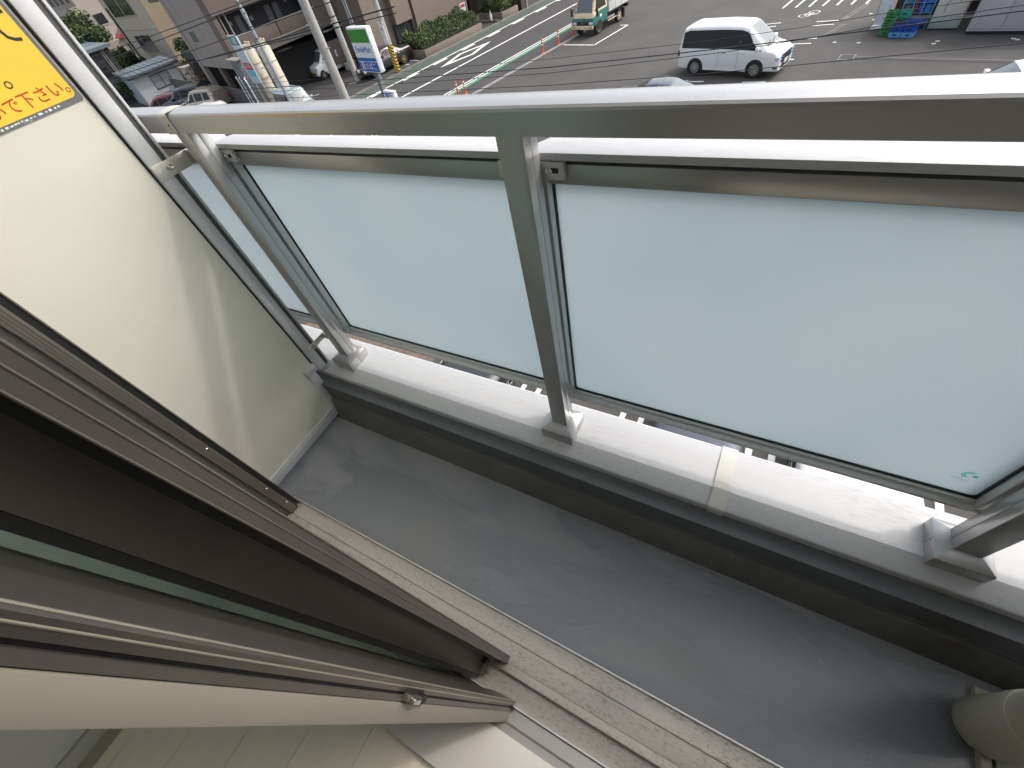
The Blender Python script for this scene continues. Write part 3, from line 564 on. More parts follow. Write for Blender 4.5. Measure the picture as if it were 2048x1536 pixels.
# drains, patches, channel
GRATE = mat('dark_grating', (0.03, 0.03, 0.03), .7)
for pts in ([(1.30, 26.35), (1.8, 26.25), (1.93, 26.82), (1.42, 26.93)],):
    sheet('grate_frame', [((p[0]-1.61)*1.16+1.61, (p[1]-26.59)*1.16+26.59) for p in pts], .008, CONC, parent=ground); sheet('drain_grate', pts, .012, GRATE, parent=ground)
ribbon('channel', [(1.92, 26.44), (7.2, 24.98), (14, 23.1)], .26, PATCH, .008); ribbon('channel_edge', [(1.92, 26.6), (7.2, 25.14), (14, 23.26)], .05, CONCD, .0085)
ribbon('drain_channel', [(0.52, 29.55), (1.32, 31.2)], .22, CONCD, .008); ribbon('drain_slot', [(.56, 29.6), (1.3, 31.1)], .08, GRATE, .012)
ribbon('drain_channel', [(1.22, 32.0), (2.2, 34.35)], .24, CONCD, .008); ribbon('drain_slot', [(1.4, 32.45), (2.1, 34.1)], .10, GRATE, .012)
ribbon('crack', [(1.65, 28.5), (1.3, 27.0)], .03, GRATE, .008); ribbon('crack', [(1.25, 26.3), (.54, 24.28), (.1, 22.5)], .03, GRATE, .008)
sheet('asphalt_patch', rq(-22, -13, 5, 18), .003, PATCH, parent=ground)
# stalls under the balcony
for x in (-6.3, -3.8, -1.32, 1.2, 3.7):
    for dx in (-.2, .2): seg('stall_line', (x+dx, 1.6), (x+dx, 5.25), .12)
sheet('brick_apron', [(-12, 2.0), (-6.8, 2.0), (-6.8, 5.4), (-12, 5.4)], .006, mat('brown_brick_paving', (0.14, 0.105, 0.085), .85, var=.3, vscale=5), parent=ground)

# ------------------------------------------------------------------ vehicles
GLASSD = mat('tinted_car_glass', (0.008, 0.009, 0.010), 0.10, 0, spec=0.22)
GLASSW = mat('windscreen_glass', (0.10, 0.12, 0.13), 0.05, 0, spec=0.7)
TYRE = mat('tyre_rubber', (0.014, 0.014, 0.014), 0.75); RIM = mat('alloy_rim', (0.55, 0.55, 0.54), 0.3, 0.8); GOLD = mat('gold_alloy_rim', (0.62, 0.42, 0.14), 0.3, 0.7)
CHROME = mat('chrome_trim', (0.75, 0.75, 0.75), 0.12, 1.0); LAMP = mat('headlamp_lens', (0.62, 0.64, 0.66), 0.08, 0.2, spec=0.9); BLKP = mat('black_plastic', (0.016, 0.016, 0.017), 0.5)
PLATEW = mat('white_number_plate', (0.72, 0.73, 0.72), 0.5); PLATEY = mat('yellow_number_plate', (0.72, 0.55, 0.05), 0.5); REDL = mat('red_lamp', (0.35, 0.02, 0.02), 0.2)
BLUEG = mat('blue_chrome_grille', (0.03, 0.16, 0.42), 0.15, 0.8)
def paint(name, c, metal=0.0): return mat(name, c, 0.32, metal, coat=0.7, var=0.02, vscale=2)
def lerp(keys, x):
    if x <= keys[0][0]: return keys[0][1:]
    for a, b in zip(keys, keys[1:]):
        if x <= b[0]:
            t = (x-a[0])/(b[0]-a[0]) if b[0] > a[0] else 0
            return [p+(q-p)*t for p, q in zip(a[1:], b[1:])]
    return keys[-1][1:]
def section(keys, x):
    zl, zb, zt, hw, hb, ht = lerp(keys, x); e = min(.11, max(.012, (zt-zb)*.30))
    return [(hw*.90, zl), (hw*.985, zl+.05), (hw, zl+.16), (hw, zl+(zb-zl)*.62), (hb+(hw-hb)*.55, zb-.05), (hb, zb), (ht, zt-e), (ht-.06, zt-e*.40), (ht-.18, zt-e*.10), (ht*.45, zt), (0, zt+.008)]
def sidept(keys, x, s, side, off=0.006):
    c = section(keys, x); a, b = c[5], c[6]; return (x, side*(a[0]+(b[0]-a[0])*s+off), a[1]+(b[1]-a[1])*s)
def toppt(keys, x, q, off=0.006):
    c = section(keys, x); h = [c[6], c[7], c[8], c[9], c[10]]; y = abs(q)*h[0][0]
    for a, b in zip(h, h[1:]):
        if y >= b[0]-1e-9:
            t = (a[0]-y)/(a[0]-b[0]) if a[0] > b[0] else 0; z = a[1]+(b[1]-a[1])*t; break
    return (x, math.copysign(y, q), z+off)
def wheel(t, x, y, side, r, wd, rim, spokes):
    wlp = [(r*.55, 0), (r*.62, .012), (r*.9, .012), (r, -.02), (r, -wd+.02), (r*.9, -wd)]
    wh = MB().lathe([(a, side*h) for a, h in wlp], (x, y, r), 'y', 28).build('wheel', TYRE, t)
    rm = MB().lathe([(r*.66, side*-.06), (r*.64, side*.016), (r*.58, side*.018), (r*.56, side*-.03)], (x, y, r), 'y', 28)
    for k in range(spokes):
        a = 2*math.pi*k/spokes; ca, sa_ = math.cos(a), math.sin(a); w1, w2 = r*.10, r*.07
        P = []
        for yy in (-.03, .012):
            for rr_, ww in ((r*.08, w1), (r*.60, w2)):
                for sg_ in (-1, 1): P.append((x+ca*rr_-sa_*ww*sg_, y+side*yy, r+sa_*rr_+ca*ww*sg_))
        rm.hexa([P[0], P[1], P[3], P[2], P[4], P[5], P[7], P[6]])
    rm.lathe([(r*.16, side*-.03), (r*.15, side*.017), (r*.05, side*.02)], (x, y, r), 'y', 12)
    rm.build('rim', rim, wh)
def car(name, label, loc, rz, keys, pnt, side_wins, screen, rear, wheels, wr=.32, rim=RIM, spokes=5, glass=GLASSD, plate=PLATEW, grille=True, front=True, group=None, roofpatch=None, kind='car', sill=None):
    t = thing(name, label, kind, loc, rz, group); x0, x1 = keys[0][0], keys[-1][0]
    xs = sorted(set([x0+(x1-x0)*i/46 for i in range(47)]+[k[0] for k in keys])); b = MB(); G = []
    for x in xs:
        c = section(keys, x); G.append([(x, y, z) for y, z in c]+[(x, -y, z) for y, z in c[::-1][1:]])
    b.grid(G); m = len(G[0]); b.f.append(tuple(range(m))); b.f.append(tuple(range((len(G)-1)*m, len(G)*m)))
    b.build('body', pnt, t, smooth=42)
    for side in (-1, 1):
        for (a0, a1, c0, c1) in side_wins:      # at belt a0..a1, at roof c0..c1
            g = [[sidept(keys, (a0+(a1-a0)*j/8)*(1-s)+(c0+(c1-c0)*j/8)*s, .05+.87*s, side) for j in range(9)] for s in (0, .33, .66, 1)]
            MB().grid(g).build('side_window', glass, t)
        for wx in wheels:
            hw = lerp(keys, wx)[3]
            pts = [(wx+(wr+.055)*math.cos(a), wr+(wr+.055)*math.sin(a)) for a in [rad(-22)+rad(224)*i/20 for i in range(21)]]
            MB().prism(pts, 'y', side*(hw-.10), side*(hw+.004)).build('wheel_arch', BLKP, t, smooth=0)
            wheel(t, wx, side*(hw+.004), side, wr, .20, rim, spokes)
        mx = side_wins[-1][1]-.12 if side_wins else x1-1.0
        c = section(keys, mx)
        MB().box(mx-.05, mx+.09, min(side*(c[5][0]-.02), side*(c[5][0]+.20)), max(side*(c[5][0]-.02), side*(c[5][0]+.20)), c[5][1]+.02, c[5][1]+.17).build('door_mirror', pnt, t, bevel=.03)
        hw = lerp(keys, 0)[3]
        for a0, a1, c0, c1 in side_wins[-2:]:
            xx = a0+.12; zz = lerp(keys, xx)[1]-.12; yv = section(keys, xx)[4][0]
            MB().box(xx, xx+.16, min(side*yv, side*(yv+.025)), max(side*yv, side*(yv+.025)), zz, zz+.03).build('door_handle', CHROME, t, bevel=.008)
            zl = lerp(keys, xx)[0]
            MB().box(a0-.03, a0-.022, min(side*(hw-.02), side*(hw+.002)), max(side*(hw-.02), side*(hw+.002)), zl+.1, zz+.06).build('door_seam', BLKP, t, smooth=0)
        if front:
            zh = lerp(keys, x1-.16)[1]; hwf = lerp(keys, x1-.12)[3]
            MB().box(x1-.42, x1-.01, min(side*(hwf*.55), side*(hwf+.006)), max(side*(hwf*.55), side*(hwf+.006)), zh-.20, zh-.05).build('headlight', LAMP, t, bevel=.035)
            hr = lerp(keys, x0+.1)[3]; zr = lerp(keys, x0+.05)[1]
            MB().box(x0-.012, x0+.10, min(side*(hr*.72), side*(hr+.004)), max(side*(hr*.72), side*(hr+.004)), zr-.28, zr-.04).build('tail_light', REDL, t, bevel=.02)
    if screen:
        xa, xb = screen; MB().grid([[toppt(keys, xa+(xb-xa)*i/6, -.90+1.8*j/10) for j in range(11)] for i in range(7)]).build('windscreen', GLASSW, t)
        xm = xb-.04; MB().tube([toppt(keys, xm, -.1, .02), toppt(keys, xm-.10, .5, .02)], .012, 5).build('wiper', BLKP, t); MB().tube([toppt(keys, xm, -.75, .02), toppt(keys, xm-.10, -.15, .02)], .012, 5).build('wiper', BLKP, t)
    if rear:
        xa, xb = rear; MB().grid([[toppt(keys, xa+(xb-xa)*i/6, -.86+1.72*j/10) for j in range(11)] for i in range(7)]).build('rear_window', GLASSD, t)
    if grille:
        hf = lerp(keys, x1)[3]; zl, zh = lerp(keys, x1)[0], lerp(keys, x1)[1]
        MB().box(x1-.05, x1+.012, -hf*.5, hf*.5, zh-.24, zh-.06).build('grille', BLKP, t, bevel=.01)
        MB().box(x1-.05, x1+.02, -hf*.46, hf*.46, zh-.165, zh-.135).build('grille_bar', CHROME, t, bevel=.005)
        MB().box(x1-.05, x1+.014, -hf*.6, hf*.6, zl+.05, zl+.17).build('lower_intake', BLKP, t, bevel=.01)
        MB().box(x1-.03, x1+.024, -.17, .17, zl+.16, zl+.32).build('number_plate', plate, t)
    return t
# minivan: white, in the driving aisle
VAN = [(-2.33, .38, .98, 1.10, .74, .72, .60), (-2.29, .30, 1.02, 1.50, .80, .79, .64), (-2.18, .26, 1.05, 1.76, .83, .82, .66), (-1.9, .25, 1.06, 1.85, .845, .83, .67), (-.3, .24, 1.05, 1.88, .85, .83, .67), (.50, .24, 1.03, 1.85, .85, .82, .65), (.72, .24, 1.02, 1.79, .85, .82, .63), (1.72, .24, .985, 1.05, .84, .80, .68), (2.02, .25, .93, .98, .82, .78, .68), (2.22, .24, .80, .89, .78, .73, .64), (2.31, .25, .64, .74, .70, .66, .56)]
WHITEP = paint('pearl_white_paint', (0.78, 0.78, 0.77))
vz = rad(-15.1); vh = Vector((math.cos(vz), math.sin(vz))); vl = Vector((-vh.y, vh.x))
vc = Vector((-4.53, 25.25))+vh*1.39+vl*.85
van = car('minivan', 'white minivan with dark side windows and blue grille in the parking aisle', (vc.x, vc.y, 0.012), vz, VAN, WHITEP,
          [(-2.12, -1.22, -2.12, -1.22), (-1.18, -.36, -1.18, -.36), (-.32, .52, -.32, .46), (.56, 1.46, .50, .78)], (.74, 1.68), None, (-1.40, 1.36), .33, RIM, 10, group=None, kind='minivan')
for s in (-1, 1):
    MB().grid([[sidept(VAN, -2.16+(1.54+2.16)*j/14-(.70*sv*max(0, j-11)/3), .02+.92*sv, s, .0035) for j in range(15)] for sv in (0, .33, .66, 1)]).build('pillar_trim', BLKP, van)
MB().box(2.10, 2.322, -.50, .50, .50, .80).build('upper_grille', BLKP, van, bevel=.03)
for yy in (-.42, .42):
    MB().box(2.22, 2.345, yy-.16, yy+.16, .60, .64).build('grille_blade', BLUEG, van, bevel=.006); MB().box(2.24, 2.345, yy-.14, yy+.14, .70, .74).build('grille_blade', BLUEG, van, bevel=.006)
for s in (-1, 1):
    MB().box(1.9, 2.28, min(s*.62, s*.80), max(s*.62, s*.80), .36, .42).build('fog_lamp_slot', BLKP, van, bevel=.01)
    MB().box(-1.0, 1.0, min(s*.845, s*.865), max(s*.845, s*.865), .26, .30).build('side_skirt', WHITEP, van, bevel=.008)

# box truck
TGRN = paint('teal_cab_paint', (0.025, 0.17, 0.14)); TCRM = paint('cream_cab_paint', (0.70, 0.53, 0.33)); TBOX = mat('white_box_panel', (0.66, 0.67, 0.64), .45, var=.03, vscale=2)
CAB = [(-.78, .38, 1.22, 2.02, .80, .79, .66), (-.1, .38, 1.22, 2.04, .82, .81, .68), (.28, .38, 1.2, 2.00, .82, .81, .68), (.36, .38, 1.19, 1.95, .82, .80, .67), (.72, .38, 1.14, 1.26, .81, .78, .70), (.80, .38, 1.05, 1.16, .80, .76, .70), (.86, .38, .80, .92, .78, .74, .68)]
tk = rthing('box_truck', 'small delivery truck with teal and cream cab and white cargo box', 'truck', -21.15, 29.6, 0.012, rad(-90))
def cabpart(name, m, zmin, zmax):
    b = MB(); G = []
    for i in range(33):
        x = -.78+(.86+.78)*i/32; c = [p for p in section(CAB, x)]; c = [(y, min(max(z, zmin), zmax)) for y, z in c]; G.append([(x, y, z) for y, z in c]+[(x, -y, z) for y, z in c[::-1][1:]])
    b.grid(G); m_ = len(G[0]); b.f.append(tuple(range(m_))); b.f.append(tuple(range(32*m_, 33*m_))); return b.build(name, m, tk, smooth=42)
cabpart('cab_roof', TCRM, .80, 9); 
CABL = [(x, a, min(b2, .93), min(c, .95), d+.006, e+.004, f+.08) for x, a, b2, c, d, e, f in CAB]
b = MB(); G = []
for i in range(33):
    x = -.78+1.648*i/32; hw = lerp(CAB, min(x, .86))[3]+.005; zt = 1.20-.0*x if x < .2 else 1.20-(x-.2)*.36
    G.append([(x, y*hw, z) for y, z in ((.95, .5), (1, .56), (1, .8), (1, zt-.02), (.97, zt))]+[(x, -y*hw, z) for y, z in ((.97, zt), (1, zt-.02), (1, .8), (1, .56), (.95, .5))])
b.grid(G); m_ = len(G[0]); b.f.append(tuple(range(m_))); b.f.append(tuple(range(32*m_, 33*m_))); b.build('cab_lower', TGRN, tk, smooth=40)
MB().box(.80, .905, -.80, .80, .40, .60).build('front_bumper', TCRM, tk, bevel=.03)
MB().box(.80, .885, -.56, .56, .62, .80).build('grille', BLKP, tk, bevel=.02)
MB().tube([(.895, -.06, .76), (.895, -.05, .66)], .012, 5).build('badge', CHROME, tk); 
bd = MB().tube([(.895, .06, .76), (.895, .05, .66)], .012, 5).tube([(.895, -.05, .71), (.895, .05, .71)], .01, 5).build('badge', CHROME, tk)
for s in (-1, 1):
    MB().box(.66, .90, min(s*.46, s*.79), max(s*.46, s*.79), .62, .78).build('headlight', LAMP, tk, bevel=.05)
    MB().box(.86, .912, min(s*.62, s*.70), max(s*.62, s*.70), .46, .53).build('fog_lamp', BLKP, tk, bevel=.01)
    mr_ = MB().box(.62, .70, min(s*.93, s*1.08), max(s*.93, s*1.08), 1.02, 1.42).build('door_mirror', BLKP, tk, bevel=.03)
    MB().tube([(.66, s*.78, 1.30), (.66, s*.98, 1.34)], .014, 6).build('mirror_arm', BLKP, mr_)
    g = [[sidept(CAB, (-.62+1.18*j/8)*(1-sv)+(-.62+.94*j/8)*sv, .10+.78*sv, s, .008) for j in range(9)] for sv in (0, .33, .66, 1)]
    MB().grid(g).build('side_window', GLASSD, tk)
    for wx, rim in ((.18, RIM), (-2.28, TCRM)):
        wheel(tk, wx, s*(.79 if wx > 0 else .74), s, .33, .2, rim, 5)
    MB().prism([(.18+.40*math.cos(a), .33+.40*math.sin(a)) for a in [rad(-10)+rad(200)*i/16 for i in range(17)]], 'y', s*.70, s*.831).build('wheel_arch', BLKP, tk, smooth=0)
    MB().box(-2.86, -2.72, min(s*.60, s*.8), max(s*.60, s*.8), .12, .62).build('mud_flap', BLKP, tk)
    MB().box(-1.95, -.95, min(s*.70, s*.74), max(s*.70, s*.74), .36, .42).build('side_guard', TCRM, tk, bevel=.01)
MB().grid([[toppt(CAB, .34+.42*i/6, -.95+1.9*j/10, .008) for j in range(11)] for i in range(7)]).build('windscreen', GLASSW, tk)
MB().box(.868, .912, -.20, .20, .40, .52).build('number_plate', mat('green_plate', (.55, .6, .55), .5), tk)
MB().box(.853, .868, -.22, .22, 1.0, 1.05).build('yellow_label', PLATEY, tk)
for yy in (.47,): MB().box(.78, .862, yy-.1, yy+.1, .90, .97).build('sticker', REFL, tk)
MB().box(-.1, .1, .822, .830, .86, .98).build('sticker', REFL, tk)
bx = MB().box(-3.35, -.86, -.86, .86, .86, 2.62).build('cargo_box', TBOX, tk, bevel=.015)
for x in (-.90, -1.62, -2.35, -3.3): MB().box(x-.012, x+.012, .858, .866, .9, 2.58).build('panel_seam', CONC, bx)
for x in (-1.05, -1.8): MB().box(x-.03, x+.03, .86, .875, 1.35, 1.62).build('door_latch', BLKP, bx)
MB().box(-3.36, -.85, .855, .872, .84, .90).build('lower_rail', CHROME, bx); MB().box(-3.36, -2.6, .855, .872, 1.02, 1.05).build('lower_rail', BLKP, bx)
MB().box(-3.25, .2, -.4, .4, .48, .84).build('chassis', BLKP, tk); MB().box(-3.5, -3.3, -.7, .7, .55, .72).build('tail_lift', BLKP, tk)
MB().box(-.45, -.05, -.55, .55, 2.03, 2.16).build('roof_deflector', TCRM, tk, bevel=.04)

SED = [(-2.3, .42, .84, .90, .74, .72, .64), (-2.22, .32, .88, .98, .82, .79, .70), (-1.5, .26, .92, 1.02, .865, .82, .72), (-1.45, .26, .92, 1.03, .865, .82, .70), (-.75, .25, .92, 1.38, .865, .82, .56), (-.2, .25, .91, 1.42, .865, .82, .57), (.25, .25, .90, 1.36, .865, .82, .56), (.95, .25, .88, .99, .865, .81, .68), (1.6, .26, .80, .88, .85, .78, .68), (2.15, .30, .68, .76, .80, .74, .64), (2.3, .38, .58, .66, .66, .62, .5)]
SEDW = [(-1.25, -.42, -.72, -.40), (-.36, .60, -.36, .20)]
HAT = [(-1.9, .40, .92, 1.0, .72, .70, .6), (-1.82, .28, .95, 1.35, .79, .77, .60), (-1.6, .26, .96, 1.48, .82, .79, .61), (-.2, .25, .95, 1.52, .83, .80, .62), (.35, .25, .94, 1.46, .83, .80, .60), (1.05, .25, .93, 1.02, .83, .79, .66), (1.6, .26, .86, .93, .80, .74, .64), (1.85, .30, .72, .80, .74, .68, .58), (1.93, .36, .62, .70, .62, .58, .48)]
HATW = [(-1.55, -.95, -1.45, -.95), (-.90, -.05, -.90, -.05), (0, .85, 0, .34)]
SUV = [(-2.15, .50, 1.05, 1.15, .78, .76, .64), (-2.08, .38, 1.08, 1.5, .86, .83, .64), (-1.85, .34, 1.09, 1.68, .88, .84, .66), (-.3, .33, 1.08, 1.74, .89, .85, .67), (.3, .33, 1.07, 1.69, .89, .85, .65), (.95, .33, 1.06, 1.16, .89, .84, .70), (1.6, .34, 1.0, 1.08, .87, .80, .70), (2.05, .38, .86, .96, .82, .76, .66), (2.15, .45, .70, .80, .70, .66, .56)]
SUVW = [(-1.85, -1.15, -1.72, -1.15), (-1.05, -.2, -1.05, -.2), (-.1, .72, -.1, .24)]
KEI = [(-1.66, .36, .98, 1.1, .64, .63, .56), (-1.6, .27, 1.0, 1.62, .70, .69, .60), (-1.4, .25, 1.0, 1.74, .73, .71, .62), (.3, .24, .99, 1.76, .735, .71, .62), (.62, .24, .98, 1.70, .735, .70, .60), (1.16, .24, .96, 1.04, .73, .69, .60), (1.5, .25, .90, .96, .70, .66, .58), (1.64, .28, .78, .86, .64, .60, .52), (1.69, .32, .6, .68, .58, .54, .45)]
KEIW = [(-1.45, -.85, -1.45, -.85), (-.8, .05, -.8, .05), (.1, .95, .1, .60)]
BLKC = paint('black_car_paint', (0.012, 0.013, 0.016)); BGE = paint('champagne_paint', (0.42, 0.37, 0.30), 0.5); REDP = paint('dark_red_paint', (0.20, 0.02, 0.018)); GRYB = paint('grey_blue_paint', (0.30, 0.37, 0.40), 0.2); NAVY = paint('navy_grey_paint', (0.05, 0.055, 0.075), 0.5)
S_ = rad(-90)
def rcar(u, w_, ang): p = RF(u, w_); return (p[0], p[1], 0.014), RZ+ang
l, r = rcar(-34.55, 21.6, S_); car('sedan', 'black sedan with gold wheels parked behind the striped pole', l, r, SED, BLKC, SEDW, (.30, .92), (-1.42, -.80), (-1.35, 1.4), .32, GOLD, 5)
l, r = rcar(-40.45, 20.35, S_); car('kei_car', 'white boxy small car with yellow plate inside the garage opening', l, r, KEI, WHITEP, KEIW, (.66, 1.12), None, (-1.15, 1.2), .28, RIM, 6, plate=PLATEY)
l, r = rcar(-33.0, 13.2, 0); car('kei_van', 'grey blue boxy small car parked beside the cream tanks', l, r, KEI, GRYB, KEIW, (.66, 1.12), None, (-1.15, 1.2), .28, RIM, 6, glass=GLASSD)
l, r = rcar(-45.4, 11.2, rad(204)); car('suv', 'beige sport utility car parked beside the fence', l, r, SUV, BGE, SUVW, (.32, .92), None, (-1.35, 1.4), .36, RIM, 5)
l, r = rcar(-49.0, 11.0, rad(222)); car('estate_car', 'dark grey car parked between the red and the beige cars', l, r, SUV, NAVY, SUVW, (.32, .92), None, (-1.35, 1.4), .34)
l, r = rcar(-50.8, 9.6, rad(228)); car('hatchback', 'dark red hatchback parked beside the white cottage', l, r, HAT, REDP, HATW, (.38, 1.0), None, (-1.2, 1.25), .30)
l, r = rcar(-40.9, 9.7, rad(205)); car('hatchback', 'small white hatchback parked next to the beige sport utility car', l, r, HAT, WHITEP, HATW, (.38, 1.0), None, (-1.2, 1.25), .30)
car('sedan', 'dark glossy sedan roof showing just over the balcony handrail', (-4.65, 20.5, .014), rad(-4), SED, NAVY, SEDW, (.30, .92), (-1.42, -.80), (-1.35, 1.4), .32)
car('hatchback', 'white hatchback behind the end of the handrail near grey cabinets', (6.05, 20.2, .014), rad(184), HAT, WHITEP, HATW, (.38, 1.0), None, (-1.2, 1.25), .30)
for x, y, pnt, lab in ((-5.05, 3.4, BLKC, 'black sedan in the stall under the balcony'), (0.0, 3.3, NAVY, 'navy sedan in the stall under the balcony'), (2.5, 3.4, WHITEP, 'white sedan in the stall under the balcony')):
    car('sedan', lab, (x, y, .014), rad(90), SED, pnt, SEDW, (.30, .92), (-1.42, -.80), (-1.35, 1.4), .32)

# ------------------------------------------------------------------ pylon sign
SWHITE = mat('sign_white', (0.72, 0.73, 0.73), .4); SGREEN = mat('sign_green', (0.03, 0.25, 0.02), .35); SBLUE = mat('sign_blue', (0.01, 0.10, 0.38), .35)
py = rthing('pylon_sign', 'convenience store pylon sign with green white and blue face', 'sign', -20.0, 11.9, 0, 0)
bw = .76; z0, z1 = 3.52, 5.08
MB().box(-bw, bw*.98, -.13, .12, z0, z1).build('sign_box', SWHITE, py, bevel=.03)
yf = -.136
MB().box(-bw+.04, bw-.06, yf, -.12, 4.57, z1-.07).build('green_band', SGREEN, py)
MB().box(-bw+.04, bw-.06, yf, -.12, 4.05, 4.565).build('white_band', SWHITE, py)
MB().box(-bw+.04, bw-.06, yf, -.12, 3.93, 4.045).build('blue_band', SBLUE, py)
MB().box(-bw+.04, bw-.06, yf, -.12, 3.56, 3.90).build('blue_panel', SBLUE, py)
text_on('lettering', 'FamilyMart', .30, (-.01, yf-.003, 4.33), (1, 0, 0), (0, 0, 1), SBLUE, py, .004, .86)
text_on('lettering', '酒', .32, (-.46, yf-.003, 3.73), (1, 0, 0), (0, 0, 1), SWHITE, py, .004)
text_on('lettering', 'たばこ', .27, (.16, yf-.003, 3.73), (1, 0, 0), (0, 0, 1), SWHITE, py, .004)
for z in (z0+.14, z1-.16): MB().lathe([(.05, bw*.98), (.05, bw*.98+.012)], (0, 0, z), 'x', 14).build('side_lamp', mat('sign_cap', (.85, .86, .86), .3), py)
MB().box(-.02, .20, -.03, .16, 0, 3.53).build('pole', mat('grey_pole_paint', (.13, .14, .14), .5), py, bevel=.02)
MB().box(.21, 1.0, -.06, .12, 1.8, 2.82).build('atm_box', SWHITE, py, bevel=.02)
text_on('lettering', '銀行', .26, (.58, -.066, 2.62), (1, 0, 0), (0, 0, 1), SBLUE, py, .004)
text_on('lettering', 'ATM', .25, (.58, -.066, 2.34), (1, 0, 0), (0, 0, 1), SBLUE, py, .004)
MB().box(.27, .92, -.066, -.055, 1.84, 2.18).build('blue_panel', SBLUE, py)
text_on('lettering', 'P', .30, (.6, -.069, 2.01), (1, 0, 0), (0, 0, 1), SWHITE, py, .004)

# ------------------------------------------------------------------ utility poles and wires
POLE = mat('concrete_pole', (0.36, 0.35, 0.32), .8, var=.22, vscale=3, stretch=(3, 3, .5)); GALV = mat('galvanised_steel', (.36, .40, .42), .4, .5)
p1 = thing('utility_pole', 'thick weathered concrete utility pole crossing in front of the garage', 'utility pole', (-13.4, 11.75, 0))
MB().tube([(0, 0, 0), (0, 0, 13)], [.165, .115], 18).build('shaft', POLE, p1)
for k, z in enumerate((4.9, 5.5, 6.1, 6.7, 7.3, 7.9)):
    s = 1 if k % 2 else -1; MB().tube([(s*.12, 0, z), (s*.30, -.02, z+.02)], .014, 6).build('step_bolt', GALV, p1)
p2 = thing('utility_pole', 'slimmer concrete utility pole with black bands beside black sedan', 'utility pole', (-29.2, 27.5, 0))
MB().tube([(0, 0, 0), (0, 0, 12)], [.22, .15], 16).build('shaft', POLE, p2)
for z in (3.2, 3.8, 5.9): MB().lathe([(.205, z), (.205, z+.06)], (0, 0, 0), 'z', 16).build('band', BLKP, p2)
cb = thing('cable_riser', 'pair of thin grey conduits rising in front of the garage', 'conduit', RF(-36.2, 21.1))
for dx in (0, .22): MB().tube([(dx, 0, 0), (dx, 0, 9)], .045, 8).build('pipe', GALV, cb)
for z in (3.3, 4.6): MB().box(-.05, .32, -.07, -.03, z, z+.06).build('clamp', GALV, cb)
p3 = thing('striped_pole', 'utility pole with yellow and black warning sleeve beside the road', 'utility pole', (-25.85, 28.45, 0))
MB().tube([(0, 0, 0), (0, 0, 11)], [.19, .14], 16).build('shaft', POLE, p3)
def stripes():
    m = mat('yellow_black_stripes', (.6, .4, .02), .5); t = m.node_tree; tc = t.nodes.new('ShaderNodeTexCoord'); sx = t.nodes.new('ShaderNodeSeparateXYZ'); t.links.new(tc.outputs['Object'], sx.inputs[0])
    a = t.nodes.new('ShaderNodeMath'); a.operation = 'MULTIPLY_ADD'; a.inputs[1].default_value = 1.1; t.links.new(sx.outputs['X'], a.inputs[0]); t.links.new(sx.outputs['Z'], a.inputs[2])
    f = t.nodes.new('ShaderNodeMath'); f.operation = 'MODULO'; f.inputs[1].default_value = .19; t.links.new(a.outputs[0], f.inputs[0])
    g = t.nodes.new('ShaderNodeMath'); g.operation = 'GREATER_THAN'; g.inputs[1].default_value = .10; t.links.new(f.outputs[0], g.inputs[0])
    r_ = t.nodes.new('ShaderNodeValToRGB'); r_.color_ramp.elements[0].color = (.02, .02, .02, 1); r_.color_ramp.elements[1].color = (.66, .42, .03, 1); t.links.new(g.outputs[0], r_.inputs[0]); t.links.new(r_.outputs[0], t.nodes['Principled BSDF'].inputs['Base Color']); return m
MB().lathe([(.20, .15), (.20, 1.75)], (0, 0, 0), 'z', 18).build('warning_sleeve', stripes(), p3)
nb = MB().box(-.17, .19, -.235, -.19, 1.85, 3.1).build('notice_board', mat('patched_white_notice', (.66, .66, .64), .6, col2=(.20, .21, .24), vscale=4, thr=(.5, .6)), p3)
lp = rthing('street_lamp', 'slender pale metal lamp post in front of the cream tanks', 'lamp post', -30.2, 11.75, 0, 0)
MB().tube([(0, 0, 0), (0, 0, 5.6), (-.05, 0, 8.5)], [.10, .08, .05], 12).build('post', GALV, lp)
MB().tube([(0, 0, 5.75), (.28, -.05, 5.85), (.42, -.05, 5.80)], .035, 8).build('arm', GALV, lp)
MB().tube([(0.0, 0, 5.55), (0, 0, 5.95)], .11, 10).build('collar', GALV, lp)
for z in (4.7, 5.2, 6.2): MB().lathe([(.09, z), (.09, z+.04)], (0, 0, 0), 'z', 12).build('band', BLKP, lp)
WIRE = mat('black_cable', (.010, .010, .012), .55)
def wire(p, q, r=.014, xa=-46, xb=22, Y=14, sag=.10):
    sl = (q[1]-p[1])/(q[0]-p[0]); o = MB(); pts = []
    for i in range(25):
        x = xa+(xb-xa)*i/24; tpar = i/24; pts.append((x, Y, p[1]+sl*(x-p[0])-sag*4*tpar*(1-tpar)+sag*.9))
    ob = o.tube(pts, r, 6).build('overhead_wire', WIRE, None)
    return tag(ob, 'black overhead cable crossing in front of the brown apartment block', 'cable', 'cables in front of the apartment block')
def pwire(pts, r, Y, lab):
    ob = MB().tube([(x, Y, z) for x, z in pts], r, 6).build('overhead_wire', WIRE, None)
    return tag(ob, lab, 'cable')
pwire([(-30, 4.02), (-13.65, 4.12), (-6.70, 4.18), (-2.10, 4.317), (-.31, 4.42), (1.08, 4.53), (3.5, 4.66), (16, 5.4)], .006, 14, "thinnest black overhead cable, the topmost above the white minivan")
pwire([(-30, 3.86), (-13.65, 3.92), (-6.73, 3.968), (-1.95, 4.123), (-.62, 4.175), (3.52, 4.38), (16, 5.1)], .0125, 14.02, "thickest black overhead cable crossing the white minivan's bonnet")
